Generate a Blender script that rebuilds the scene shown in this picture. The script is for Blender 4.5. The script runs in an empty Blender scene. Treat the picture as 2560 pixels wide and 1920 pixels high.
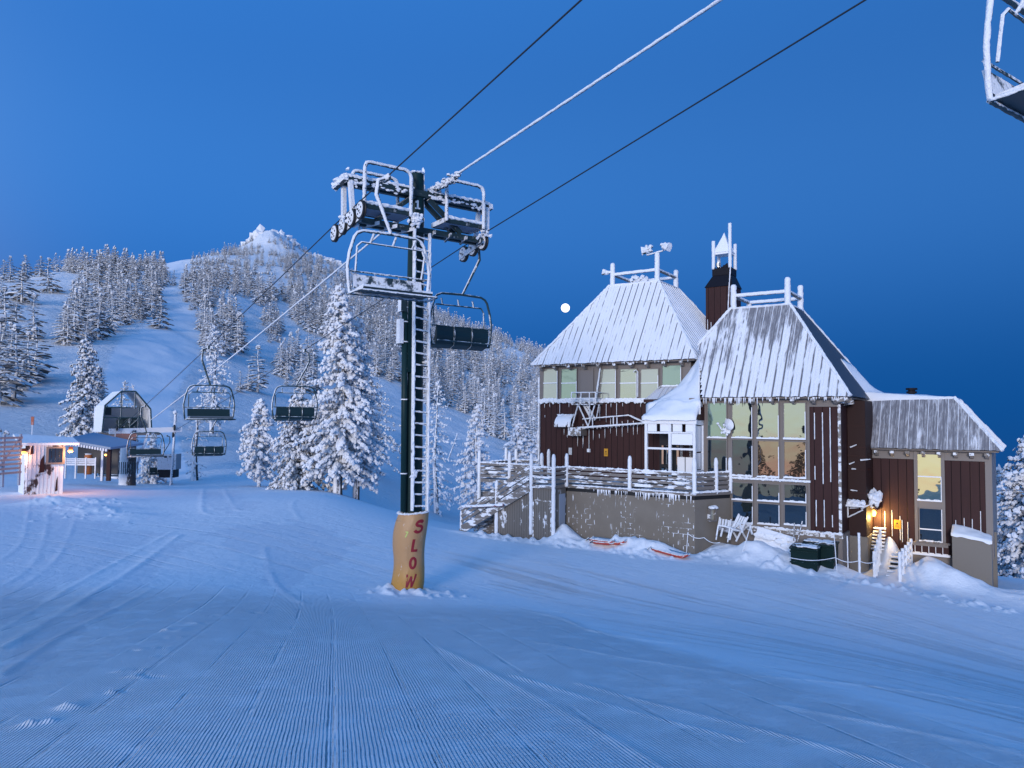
import bpy, math, random
import numpy as np
from mathutils import Vector, Matrix
random.seed(7); rng = np.random.RandomState(7)
sc = bpy.context.scene
COL = sc.collection
F = 1849.0; PITCH = math.radians(2.72); ROLL = math.radians(0.5)
# ---------------------------------------------------------------- camera
cam_data = bpy.data.cameras.new('camera'); cam = bpy.data.objects.new('camera', cam_data); COL.objects.link(cam)
cam_data.sensor_width = 36.0; cam_data.lens = 36.0 * F / 2560.0; cam_data.clip_start = 0.1; cam_data.clip_end = 20000
CM = Matrix.Rotation(math.pi / 2 + PITCH, 3, 'X') @ Matrix.Rotation(ROLL, 3, 'Z')
cam.matrix_world = CM.to_4x4(); sc.camera = cam
CMn = np.array(CM)
def P(px, py, Y):                       # photo pixel + distance ahead -> world point
    d = CM @ Vector(((px - 1280) / F, (960 - py) / F, -1.0)); return d * (Y / d.y)
def proj(p):                            # world -> photo pixel (array friendly)
    q = np.asarray(p, float) @ CMn; return 1280 + F * q[..., 0] / -q[..., 2], 960 - F * q[..., 1] / -q[..., 2]
# ---------------------------------------------------------------- world
w = bpy.data.worlds.new('World'); sc.world = w; w.use_nodes = True
GLOW = Vector((-.74, -.67, 0)).normalized()
def build_world():
    nt = w.node_tree; N = nt.nodes; Lk = nt.links; N.clear()
    out = N.new('ShaderNodeOutputWorld'); bg = N.new('ShaderNodeBackground'); Lk.new(bg.outputs[0], out.inputs[0])
    tc = N.new('ShaderNodeTexCoord'); nm = N.new('ShaderNodeVectorMath'); nm.operation = 'NORMALIZE'; Lk.new(tc.outputs['Generated'], nm.inputs[0])
    sx = N.new('ShaderNodeSeparateXYZ'); Lk.new(nm.outputs[0], sx.inputs[0])
    def ramp(stops):
        r = N.new('ShaderNodeValToRGB'); cr = r.color_ramp; cr.interpolation = 'B_SPLINE' if len(stops) > 5 else 'EASE'
        while len(cr.elements) < len(stops): cr.elements.new(0.5)
        for e, (p, c) in zip(cr.elements, stops): e.position = p
        for e, (p, c) in zip(cr.elements, stops): e.color = (*c, 1)
        return r
    mr = N.new('ShaderNodeMapRange'); mr.inputs[1].default_value = -1; mr.inputs[2].default_value = 1; Lk.new(sx.outputs[2], mr.inputs[0])
    s = lambda e: .5 + .5 * math.sin(math.radians(e))
    blue = ramp([(0, (.10, .16, .34)), (s(-6), (.012, .07, .24)), (s(-1), (.004, .085, .335)), (s(4), (.007, .10, .375)), (s(9), (.022, .148, .495)), (s(14), (.035, .185, .580)),
                 (s(20), (.038, .190, .585)), (s(27), (.028, .160, .530)), (s(40), (.040, .22, .68)), (1, (.05, .28, .70))])
    Lk.new(mr.outputs[0], blue.inputs[0])
    glow = ramp([(0, (0, 0, 0)), (s(-6), (.25, .12, .06)), (s(-2.5), (1.05, .55, .24)), (s(1.5), (1.55, 1.08, .60)), (s(7), (1.25, 1.06, .76)), (s(16), (.50, .62, .62)), (s(30), (.16, .25, .34)), (s(55), (.03, .06, .1)), (1, (0, 0, 0))])
    Lk.new(mr.outputs[0], glow.inputs[0])
    dt = N.new('ShaderNodeVectorMath'); dt.operation = 'DOT_PRODUCT'; dt.inputs[1].default_value = GLOW; Lk.new(nm.outputs[0], dt.inputs[0])
    m2 = N.new('ShaderNodeMapRange'); m2.interpolation_type = 'SMOOTHERSTEP'; m2.inputs[1].default_value = -.35; m2.inputs[2].default_value = 1.0; Lk.new(dt.outputs['Value'], m2.inputs[0])
    # left part of the view is paler than the right
    lf = N.new('ShaderNodeMapRange'); lf.inputs[1].default_value = -.7; lf.inputs[2].default_value = .65; lf.inputs[3].default_value = 1.14; lf.inputs[4].default_value = .86; Lk.new(sx.outputs[0], lf.inputs[0])
    sc1 = N.new('ShaderNodeVectorMath'); sc1.operation = 'SCALE'; Lk.new(blue.outputs[0], sc1.inputs[0]); Lk.new(lf.outputs[0], sc1.inputs['Scale'])
    sc2 = N.new('ShaderNodeVectorMath'); sc2.operation = 'SCALE'; Lk.new(glow.outputs[0], sc2.inputs[0]); Lk.new(m2.outputs[0], sc2.inputs['Scale'])
    ad = N.new('ShaderNodeVectorMath'); ad.operation = 'ADD'; Lk.new(sc1.outputs[0], ad.inputs[0]); Lk.new(sc2.outputs[0], ad.inputs[1])
    Lk.new(ad.outputs[0], bg.inputs[0]); bg.inputs[1].default_value = 1.0
build_world()
sun = bpy.data.lights.new('twilight_glow', 'SUN'); sun.energy = 1.95; sun.angle = math.radians(14); sun.color = (1.0, .91, .90)
so = bpy.data.objects.new('twilight_glow', sun); COL.objects.link(so)
sd = Vector((math.sin(math.radians(-163)), math.cos(math.radians(-163)), math.tan(math.radians(11)))).normalized(); so.rotation_euler = sd.to_track_quat('Z', 'Y').to_euler()
sc.view_settings.view_transform = 'Standard'; sc.view_settings.look = 'None'; sc.view_settings.exposure = 0; sc.view_settings.gamma = 1; sc.view_settings.use_curve_mapping = False
sc.cycles.use_denoising = True; sc.cycles.max_bounces = 5; sc.cycles.diffuse_bounces = 3; sc.cycles.caustics_reflective = False; sc.cycles.caustics_refractive = False
try: sc.cycles.denoising_prefilter = 'ACCURATE'
except Exception: pass
# ---------------------------------------------------------------- noise
def _h(i, j, s):
    n = (i * 374761393 + j * 668265263 + s * 974711) & 0xFFFFFFFF
    n = ((n ^ (n >> 13)) * 1274126177) & 0xFFFFFFFF
    return ((n ^ (n >> 16)) & 0xFFFF) / 65535.0
def vn(x, y, s=0):
    x = np.asarray(x, float); y = np.asarray(y, float); i = np.floor(x).astype(np.int64); j = np.floor(y).astype(np.int64)
    fx = x - i; fy = y - j; fx = fx * fx * fx * (fx * (fx * 6 - 15) + 10); fy = fy * fy * fy * (fy * (fy * 6 - 15) + 10)
    a = _h(i, j, s); b = _h(i + 1, j, s); c = _h(i, j + 1, s); d = _h(i + 1, j + 1, s)
    return (a + (b - a) * fx) * (1 - fy) + (c + (d - c) * fx) * fy - .5
def fbm(x, y, s=0, o=4):
    r = 0; a = 1
    for k in range(o): r = r + a * vn(x, y, s + k * 17); x = x * 2.03 + 5.1; y = y * 2.03 + 1.7; a *= .5
    return r
def sst(a, b, x): t = np.clip((x - a) / (b - a), 0, 1); return t * t * (3 - 2 * t)
# ---------------------------------------------------------------- terrain
CP = [-1500, -400, 0, 200, 350, 450, 550, 680, 800, 950, 1150, 1350, 1600, 2100, 2560, 3400]
RR = [2.2, 5, 10, 20, 30, 42, 57, 75, 100, 140, 200, 280, 380, 480, 620, 760, 900, 1500, 3000, 7000]
TZ = {2.2: [-2.02] * 16, 5: [-2.4] * 16, 10: [-3.0, -3.0, -3.02, -3.03, -3.04, -3.05, -3.06, -3.08, -3.1, -3.12, -3.15, -3.15, -3.2, -3.2, -3.25, -3.3],
      20: [-3.9, -3.9, -4.0, -4.0, -4.05, -4.1, -4.15, -4.25, -4.35, -4.5, -4.6, -4.7, -4.85, -5.1, -5.4, -5.8],
      30: [-4.0, -4.0, -4.1, -4.15, -4.2, -4.2, -4.2, -4.25, -4.35, -4.5, -4.95, -5.15, -5.3, -5.6, -6.0, -6.6],
      42: [-4.2, -4.2, -4.3, -4.3, -4.3, -4.3, -4.25, -4.2, -4.25, -4.9, -6.0, -6.4, -6.6, -6.9, -7.2, -8],
      57: [-4.5, -4.5, -4.6, -4.75, -5.0, -5.1, -5.3, -5.3, -5.4, -6.6, -8.8, -10, -11, -12, -13, -14]}
TY = {75: [1130, 1150, 1165, 1185, 1199, 1196, 1190, 1198, 1212, 1295, 1345, 1370, 1400, 1500, 1600, 1700],
      100: [1060, 1080, 1095, 1110, 1130, 1130, 1135, 1150, 1172, 1245, 1310, 1340, 1400, 1500, 1650, 1700],
      140: [960, 980, 1000, 1010, 1030, 1040, 1060, 1080, 1102, 1165, 1250, 1280, 1380, 1500, 1650, 1700],
      200: [850, 860, 870, 880, 900, 915, 950, 990, 1030, 1070, 1160, 1200, 1320, 1450, 1600, 1600],
      280: [760, 760, 765, 790, 800, 820, 850, 900, 940, 985, 1065, 1130, 1260, 1400, 1550, 1550],
      380: [690, 690, 697, 690, 712, 730, 750, 800, 840, 890, 985, 1050, 1200, 1350, 1500, 1500],
      480: [680, 680, 690, 668, 665, 672, 690, 730, 770, 820, 905, 970, 1130, 1300, 1450, 1450],
      620: [720, 720, 725, 700, 665, 645, 630, 630, 680, 745, 830, 905, 1080, 1280, 1400, 1400],
      760: [790, 790, 790, 760, 720, 690, 650, 606, 655, 727, 815, 885, 1050, 1250, 1350, 1350],
      900: [900, 900, 900, 880, 840, 790, 740, 700, 740, 800, 880, 960, 1080, 1230, 1300, 1300],
      1500: [1000] * 11 + [1050, 1100, 1240, 1240, 1240], 3000: [1060] * 11 + [1080, 1120, 1178, 1176, 1176], 7000: [1070] * 11 + [1080, 1120, 1180, 1182, 1182]}
AZc = [math.atan((c - 1280) / F) for c in CP]
rows = []
BK = {2.2: -2.02, 5: -2.9, 10: -4.2, 20: -6.8, 30: -9.5, 42: -13, 57: -17, 75: -22, 100: -28, 140: -36, 200: -46, 280: -58, 380: -72, 480: -86, 620: -102, 760: -115, 900: -130, 1500: -180, 3000: -260, 7000: -470}
for R in RR:
    if R in TZ: zr = list(TZ[R])
    else: zr = [(1048 + .009 * (c - 1280) - y) / F * R * math.cos(a) for c, y, a in zip(CP, TY[R], AZc)]
    k = BK[R]; rows.append([k / R] * 3 + [z / R for z in zr] + [k / R] * 3)
AZ = np.array([-math.pi, -2.2, -1.5] + AZc + [1.35, 2.2, math.pi]); LR = np.log(np.array(RR)); TT = np.array(rows)
def pchip(x, y, q):                     # y: (..., n) along last axis, q 1-D or matching
    h = np.diff(x); d = np.diff(y, axis=-1) / h
    m = np.zeros_like(y); w1 = 2 * h[1:] + h[:-1]; w2 = h[1:] + 2 * h[:-1]
    a, b = d[..., :-1], d[..., 1:]; ok = (a * b) > 0
    den = np.where(ok, w1 / np.where(ok, a, 1) + w2 / np.where(ok, b, 1), 1); m[..., 1:-1] = np.where(ok, (w1 + w2) / den, 0)
    m[..., 0] = d[..., 0]; m[..., -1] = d[..., -1]
    i = np.clip(np.searchsorted(x, q) - 1, 0, len(x) - 2); t = (q - x[i]) / h[i]
    return y, m, i, t, h
def hermite(y0, y1, m0, m1, h, t): return (2*t**3-3*t*t+1)*y0 + (t**3-2*t*t+t)*h*m0 + (-2*t**3+3*t*t)*y1 + (t**3-t*t)*h*m1
# fine table, slightly blurred so no creases remain
fa = np.concatenate([np.linspace(-math.pi, -1.1, 60)[:-1], np.linspace(-1.1, 1.1, 300), np.linspace(1.1, math.pi, 60)[1:]]); fl = np.linspace(LR[0], LR[-1], 420)
y, m, i, t, h = pchip(LR, TT.T.copy(), fl); A1 = hermite(y[:, i], y[:, i+1], m[:, i], m[:, i+1], h[i], t)      # (az, fl)
y, m, i, t, h = pchip(AZ, A1.T.copy(), fa); FT = hermite(y[:, i], y[:, i+1], m[:, i], m[:, i+1], h[i], t)      # (fl, fa)
for _ in range(6):
    FT[1:-1] = (FT[:-2] + 2*FT[1:-1] + FT[2:]) / 4; FT[:, 1:-1] = (FT[:, :-2] + 2*FT[:, 1:-1] + FT[:, 2:]) / 4
BUMPS = []                              # (x, y, rx, ry, angle, height)
def ground(x, y, detail=True):
    x = np.asarray(x, float); y = np.asarray(y, float); R = np.hypot(x, y); R = np.maximum(R, 2.2); a = np.arctan2(x, y)
    l = np.clip(np.log(R), fl[0], fl[-1] - 1e-6); ia = np.clip(np.searchsorted(fa, a) - 1, 0, len(fa) - 2); ta = (a - fa[ia]) / (fa[ia+1] - fa[ia])
    il = np.clip(((l - fl[0]) / (fl[1] - fl[0])).astype(int), 0, len(fl) - 2); tl = (l - fl[il]) / (fl[1] - fl[0])
    z = ((FT[il, ia] * (1-ta) + FT[il, ia+1] * ta) * (1-tl) + (FT[il+1, ia] * (1-ta) + FT[il+1, ia+1] * ta) * tl) * R
    z = z + .10 * fbm(x / 9, y / 9, 3, 2) * sst(6, 20, R)
    far = sst(90, 220, R)
    z = z + far * (6.0 * fbm(x / 70, y / 70, 11, 3) * sst(200, 420, R) + 1.4 * fbm(x / 17, y / 17, 23, 3)) * (1 - sst(1500, 2500, R))
    px = 1280 + F * np.tan(np.clip(a, -1.2, 1.2)); pk = np.exp(-((px - 665) / 62.0) ** 2) * sst(640, 700, R) * (1 - sst(800, 860, R)) * (np.abs(a) < 1)
    z = z + pk * (4 + 10 * (1 - np.abs(2 * fbm(x / 26, y / 26, 31, 4))) )
    pk2 = np.exp(-((px - 850) / 60.0) ** 2) * sst(640, 700, R) * (1 - sst(800, 860, R)) * (np.abs(a) < 1); z = z + pk2 * 6 * (1 - np.abs(2 * fbm(x / 20, y / 20, 37, 4)))
    for bx, by, rx, ry, an, hh in BUMPS:
        c, s = math.cos(an), math.sin(an); dx = x - bx; dy = y - by; u = (dx*c + dy*s) / rx; v = (-dx*s + dy*c) / ry; q = u*u + v*v
        k = q < 6
        if k.any(): z = np.array(z); z[k] += hh * np.exp(-q[k]) * (1 + .45 * fbm(x[k] * 1.3 + bx, y[k] * 1.3, 5, 3))
    return z
def gz(x, y): return float(ground(np.array([x]), np.array([y]))[0])
# lodge frame: x along the front wall (right +), y into the building
LO = Vector((12.4, 28.0, 0)); UA = Vector((.823, -.568, 0)); VA = Vector((.568, .823, 0))
def L2W(a, b, z=0): return LO + UA * a + VA * b + Vector((0, 0, z))
def aof(px, b): r = (px - 1280) / F; return (r * (28 + .823 * b) - 12.4 - .568 * b) / (.823 + .568 * r)
def zof(px, py, b):
    a = aof(px, b); p = L2W(a, b); q = CM @ Vector(((px - 1280) / F, (960 - py) / F, -1)); return q.z * p.y / q.y
def bump(a, b, ra, rb, h): p = L2W(a, b); BUMPS.append((p.x, p.y, ra, rb, math.atan2(UA.y, UA.x), h))
bump(-10.6, -2.3, .6, .8, .7); bump(-8.4, -2.5, 2.2, .7, .42); bump(-6.4, -2.7, 1.8, .6, .35)
bump(-3.2, -1.3, 1.1, .9, .5); bump(-1.9, -1.4, 1.2, .9, .5); bump(-4.3, -1.1, .8, .7, .45); bump(-.2, -.9, 1.2, .8, .35)
bump(2.75, 1.3, 1.0, 1.1, .82); bump(3.9, .7, .9, .9, .45); bump(1.35, 2.6, .6, 1.0, 1.3); bump(6.2, .6, 1.6, 1.2, .5); bump(-13.6, -3.2, 2.8, .45, .16)
for px, py, Y, rx, h in [(200, 1262, 34, 1.2, .18), (250, 1268, 33, 1.4, .25), (140, 1255, 36, 1.0, .14), (300, 1275, 31, 1.3, .18), (100, 1262, 36, 1.5, .1), (225, 1250, 37, 2.5, .2)]:
    q = P(px, py, Y); BUMPS.append((q.x, q.y, rx, rx * .7, .4, h))
BUMPS.append((-3.15, 19.8, .4, .4, 0, .13)); BUMPS.append((-1.95, 19.7, .4, .3, 0, .08))
# ---------------------------------------------------------------- mesh builder
class MB:
    def __init__(s): s.v = []; s.f = []; s.mi = []; s.m = 0
    def add(s, vs, fs):
        o = len(s.v); s.v += [tuple(v) for v in vs]; s.f += [tuple(i + o for i in f) for f in fs]; s.mi += [s.m] * len(fs)
    def box(s, x0, x1, y0, y1, z0, z1):
        s.add([(x0,y0,z0),(x1,y0,z0),(x1,y1,z0),(x0,y1,z0),(x0,y0,z1),(x1,y0,z1),(x1,y1,z1),(x0,y1,z1)], [(3,2,1,0),(4,5,6,7),(0,1,5,4),(1,2,6,5),(2,3,7,6),(3,0,4,7)])
    def beam(s, p, q, w_, h_, up=(0,0,1)):
        p = Vector(p); q = Vector(q); d = (q-p).normalized(); up = Vector(up)
        if abs(d.dot(up)) > .98: up = Vector((0, 1, 0))
        x = d.cross(up).normalized() * w_/2; z = x.cross(d).normalized() * h_/2
        s.add([p-x-z, p+x-z, p+x+z, p-x+z, q-x-z, q+x-z, q+x+z, q-x+z], [(0,1,2,3),(7,6,5,4),(0,4,5,1),(1,5,6,2),(2,6,7,3),(3,7,4,0)])
    def tube(s, pts, r, n=8, rough=0, cap=True, seg=None):
        pts = [Vector(p) for p in pts]; rs = r if isinstance(r, (list, tuple)) else [r] * len(pts)
        if seg:
            np_, nr = [], []
            for i in range(len(pts)-1):
                k = max(1, int((pts[i+1]-pts[i]).length / seg))
                for j in range(k): np_.append(pts[i].lerp(pts[i+1], j/k)); nr.append(rs[i] + (rs[i+1]-rs[i]) * j/k)
            pts = np_ + [pts[-1]]; rs = nr + [rs[-1]]
        up = None; vs = []; fs = []
        for i, p in enumerate(pts):
            d = (pts[min(i+1, len(pts)-1)] - pts[max(i-1, 0)]).normalized()
            if up is None: up = d.cross(Vector((.31, .12, .94)) if abs(d.z) < .9 else Vector((1, 0, 0))).normalized()
            up = (up - d * up.dot(d)).normalized(); b = d.cross(up)
            for k in range(n):
                a = 2*math.pi*k/n; rr = rs[i] * (1 + (rough * (random.random() - .35) if rough else 0)); vs.append(p + (up*math.cos(a) + b*math.sin(a)) * rr)
            if i:
                for k in range(n): fs.append(((i-1)*n+k, (i-1)*n+(k+1)%n, i*n+(k+1)%n, i*n+k))
        if cap: fs.append(tuple(range(n-1, -1, -1))); fs.append(tuple((len(pts)-1)*n + k for k in range(n)))
        s.add(vs, fs)
    def lathe(s, c, prof, n=24, axis=None):
        ax = Vector(axis or (0,0,1)).normalized(); x = ax.orthogonal().normalized(); y_ = ax.cross(x); vs = []; fs = []
        for i, (r, h_) in enumerate(prof):
            for k in range(n): a = 2*math.pi*k/n; vs.append(Vector(c) + ax*h_ + (x*math.cos(a)+y_*math.sin(a))*r)
            if i:
                for k in range(n): fs.append(((i-1)*n+k, (i-1)*n+(k+1)%n, i*n+(k+1)%n, i*n+k))
        fs.append(tuple(range(n-1, -1, -1))); fs.append(tuple((len(prof)-1)*n+k for k in range(n))); s.add(vs, fs)
    def prism(s, poly, d):              # planar polygon extruded by vector d
        n = len(poly); d = Vector(d); s.add([Vector(p) for p in poly] + [Vector(p)+d for p in poly], [tuple(range(n-1,-1,-1)), tuple(range(n, 2*n))] + [(i, (i+1)%n, n+(i+1)%n, n+i) for i in range(n)])
    def lump(s, c, r, jit=.25, sub=0):
        vs, fs = ICO[sub]; s.add([(c[0]+v[0]*r[0]*(1+jit*(random.random()-.5)*2), c[1]+v[1]*r[1]*(1+jit*(random.random()-.5)*2), c[2]+v[2]*r[2]*(1+jit*(random.random()-.5)*2)) for v in vs], fs)
    def build(s, name, mats, parent=None, smooth=False, keep=False):
        me = bpy.data.meshes.new(name); off = Vector((0,0,0))
        me.from_pydata(s.v, [], s.f); mats = mats if isinstance(mats, (list, tuple)) else [mats]
        for m in mats: me.materials.append(m)
        if len(mats) > 1: me.polygons.foreach_set('material_index', s.mi)
        if smooth: me.polygons.foreach_set('use_smooth', [True] * len(me.polygons))
        me.update()
        o = bpy.data.objects.new(name, me); COL.objects.link(o)
        if parent is not None: o.parent = parent
        return o
def _ico(sub):
    import bmesh
    bm = bmesh.new(); bmesh.ops.create_icosphere(bm, subdivisions=sub+1, radius=1); vs = [tuple(v.co) for v in bm.verts]; fs = [tuple(v.index for v in f.verts) for f in bm.faces]; bm.free(); return vs, fs
ICO = [_ico(0), _ico(1)]
def tag(o, label=None, cat=None, group=None, kind=None):
    for k, v in (('label', label), ('category', cat), ('group', group), ('kind', kind)):
        if v: o[k] = v
    return o
def empty(name, loc=(0,0,0), rz=0.0, label=None, cat=None, group=None):
    o = bpy.data.objects.new(name, None); COL.objects.link(o); o.location = loc; o.rotation_euler = (0, 0, rz); o.empty_display_size = .3
    return tag(o, label, cat, group)
def copy_tree(o, parent=None):
    c = o.copy(); COL.objects.link(c)
    if parent is not None: c.parent = parent
    for ch in list(o.children): copy_tree(ch, c)
    return c
# ---------------------------------------------------------------- materials
def mat(name): m = bpy.data.materials.new(name); m.use_nodes = True; nt = m.node_tree; return m, nt, nt.nodes['Principled BSDF']
def simple(name, c, rough=.6, metal=0, spec=.5, em=None, es=0):
    m, nt, b = mat(name); b.inputs['Base Color'].default_value = (*c, 1); b.inputs['Roughness'].default_value = rough; b.inputs['Metallic'].default_value = metal; b.inputs['Specular IOR Level'].default_value = spec
    if em: b.inputs['Emission Color'].default_value = (*em, 1); b.inputs['Emission Strength'].default_value = es
    return m
SNOW = (.80, .84, .90)
class G_:                               # tiny node helper
    def __init__(s, nt): s.nt = nt; s.N = nt.nodes; s.L = nt.links
    def lk(s, v, inp):
        if hasattr(v, 'links'): s.L.new(v, inp)
        elif v is not None: inp.default_value = v
    def math(s, op, a, b=None, clamp=False):
        n = s.N.new('ShaderNodeMath'); n.operation = op; n.use_clamp = clamp; s.lk(a, n.inputs[0]); s.lk(b, n.inputs[1]); return n.outputs[0]
    def noise(s, vec, scale, detail=4, rough=.55):
        n = s.N.new('ShaderNodeTexNoise'); s.lk(vec, n.inputs['Vector']); n.inputs['Scale'].default_value = scale; n.inputs['Detail'].default_value = detail; n.inputs['Roughness'].default_value = rough; return n.outputs['Fac']
    def ss(s, x, a, b, c=0, d=1):
        n = s.N.new('ShaderNodeMapRange'); n.interpolation_type = 'SMOOTHSTEP'; s.lk(x, n.inputs[0])
        for i, v in enumerate((a, b, c, d)): n.inputs[i+1].default_value = v
        return n.outputs[0]
    def mix(s, f, a, b):
        n = s.N.new('ShaderNodeMix'); n.data_type = 'RGBA'; s.lk(f, n.inputs[0]); s.lk(a if hasattr(a, 'links') else (*a, 1), n.inputs[6]); s.lk(b if hasattr(b, 'links') else (*b, 1), n.inputs[7]); return n.outputs[2]
    def dot(s, a, v): n = s.N.new('ShaderNodeVectorMath'); n.operation = 'DOT_PRODUCT'; s.lk(a, n.inputs[0]); n.inputs[1].default_value = v; return n.outputs['Value']
    def mul(s, a, v): n = s.N.new('ShaderNodeVectorMath'); n.operation = 'MULTIPLY'; s.lk(a, n.inputs[0]); n.inputs[1].default_value = v; return n.outputs[0]
    def coord(s, k='Object'): return s.N.new('ShaderNodeTexCoord').outputs[k]
    def nrm(s): return s.N.new('ShaderNodeNewGeometry').outputs['Normal']
    def attr(s, k): n = s.N.new('ShaderNodeAttribute'); n.attribute_name = k; return n.outputs['Fac']
    def sep(s, v): n = s.N.new('ShaderNodeSeparateXYZ'); s.lk(v, n.inputs[0]); return n.outputs
    def bump(s, h_, dist, strength=1.0, nrm=None):
        n = s.N.new('ShaderNodeBump'); n.inputs['Strength'].default_value = strength; n.inputs['Distance'].default_value = dist; s.lk(h_, n.inputs['Height']); s.lk(nrm, n.inputs['Normal']); return n.outputs[0]
WIND = (-.45, -.55, .70)
def frost(name, base, lo=.2, hi=.5, scale=3.0, nz=.9, rough=.5, bscale=25, bd=.02, metal=0, wind=WIND, stretch=(1,1,1)):
    """a surface rimed over on its windward and upper sides; base shows where the rime has not taken"""
    m, nt, b = mat(name); g = G_(nt); oc = g.mul(g.coord(), stretch)
    k = g.math('ADD', g.dot(g.nrm(), wind), g.math('MULTIPLY', g.math('SUBTRACT', g.noise(oc, scale, 5, .65), .5), nz * 2))
    f = g.ss(k, lo, hi); b.inputs['Roughness'].default_value = rough; b.inputs['Metallic'].default_value = metal
    g.lk(g.mix(f, base, SNOW), b.inputs['Base Color']); g.lk(g.ss(f, 0, 1, rough, .85), b.inputs['Roughness'])
    g.lk(g.bump(g.math('MULTIPLY', g.noise(oc, bscale, 3), f), bd), b.inputs['Normal']); return m
M = {}
M['steel'] = frost('frosted_green_steel', (.012, .030, .034), .35, .6, 4, .8)
M['rime'] = frost('heavy_rime_on_steel', (.012, .03, .036), -.40, -.18, 9, .8, bscale=30, bd=.03)
M['rimewood'] = frost('rimed_wood', (.16, .14, .13), -.42, -.15, 6, .8, bscale=20, bd=.03)
M['railwood'] = frost('rail_board_half_rimed', (.17, .155, .145), .74, .84, 2.2, 1.0, bscale=18, bd=.02, stretch=(.6, .6, 2.2))
M['pole'] = frost('green_tower_paint', (.008, .030, .034), 1.02, 1.18, 3, .9, rough=.45, wind=(.75, -.1, .62), stretch=(1, 1, .35))
M['taupe'] = frost('taupe_paint', (.185, .165, .155), 1.1, 1.25, 3, .8, wind=(-.2,-.3,.9))
M['brownflat'] = simple('dark_brown_paint', (.045, .019, .018), .6, 0, .2)
M['brown_dark'] = simple('weathered_brown_metal', (.030, .014, .013), .6, 0, .2)
M['black'] = simple('black_flue_metal', (.010, .010, .016), .5)
M['dark'] = simple('dark_void', (.008, .010, .014), .7)
M['whiteice'] = simple('white_ice', SNOW, .6)
M['chair'] = frost('chair_steel', (.018, .050, .060), .45, .75, 6, .7)
M['chairsnow'] = frost('chair_steel_rimed', (.02, .05, .06), -.2, .1, 12, .9, bscale=30, bd=.02)
M['seatgrey'] = frost('seat_pad_grey', (.10, .125, .15), .6, .9, 4, .7)
M['seatdark'] = frost('seat_back_green', (.006, .026, .032), .95, 1.2, 4, .8)
M['rope'] = simple('steel_rope', (.035, .045, .06), .45, .6)
M['tyre'] = simple('sheave_rubber', (.012, .013, .015), .6)
M['orange'] = None
M['red'] = simple('dark_red_paint', (.26, .010, .022), .6)
M['sledred'] = frost('red_sled_plastic', (.42, .055, .035), .35, .6, 5, .8, wind=(0, 0, 1))
M['yellow'] = simple('yellow_sign_face', (.55, .27, .012), .5)
M['ink'] = simple('sign_ink', (.02, .016, .01), .6)
M['green'] = frost('dark_green_bin_plastic', (.003, .018, .018), 1.0, 1.15, 5, .5, wind=(0, 0, 1))
M['sticker'] = simple('pale_yellow_sticker', (.50, .58, .16), .6)
for _k in ('green', 'black', 'pole', 'siding_x'):
    if _k in M: M[_k].node_tree.nodes['Principled BSDF'].inputs['Specular IOR Level'].default_value = .15
M['grating'] = simple('grating_steel', (.30, .36, .46), .6)
def mk_snow(name, sc_=1.2, bd=.05, b2=.004):
    m, nt, b = mat(name); g = G_(nt); oc = g.coord(); b.inputs['Base Color'].default_value = (*SNOW, 1); b.inputs['Roughness'].default_value = .75; b.inputs['Specular IOR Level'].default_value = .3
    n1 = g.bump(g.noise(oc, sc_, 6, .6), bd); g.lk(g.bump(g.noise(oc, 60, 2), b2, 1, n1), b.inputs['Normal']); return m
M['snow'] = mk_snow('wind_packed_snow')
def mk_siding():
    m, nt, b = mat('brown_board_siding'); g = G_(nt); x, y_, z = g.sep(g.coord())[:3]
    h = g.math('ADD', x, y_); fr = g.math('FRACT', g.math('MULTIPLY', h, 1/.305)); d = g.math('ABSOLUTE', g.math('SUBTRACT', fr, .5)); line = g.ss(d, .455, .488)
    nz = g.noise(g.mul(g.coord(), (3, 3, .35)), 2.0, 5); col = g.mix(nz, (.028, .012, .013), (.056, .024, .023)); col = g.mix(line, col, (.006, .004, .005))
    g.lk(col, b.inputs['Base Color']); b.inputs['Roughness'].default_value = .6; b.inputs['Specular IOR Level'].default_value = .2; g.lk(g.bump(g.math('SUBTRACT', 1, line), .02), b.inputs['Normal']); return m
M['siding'] = mk_siding()
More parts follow.
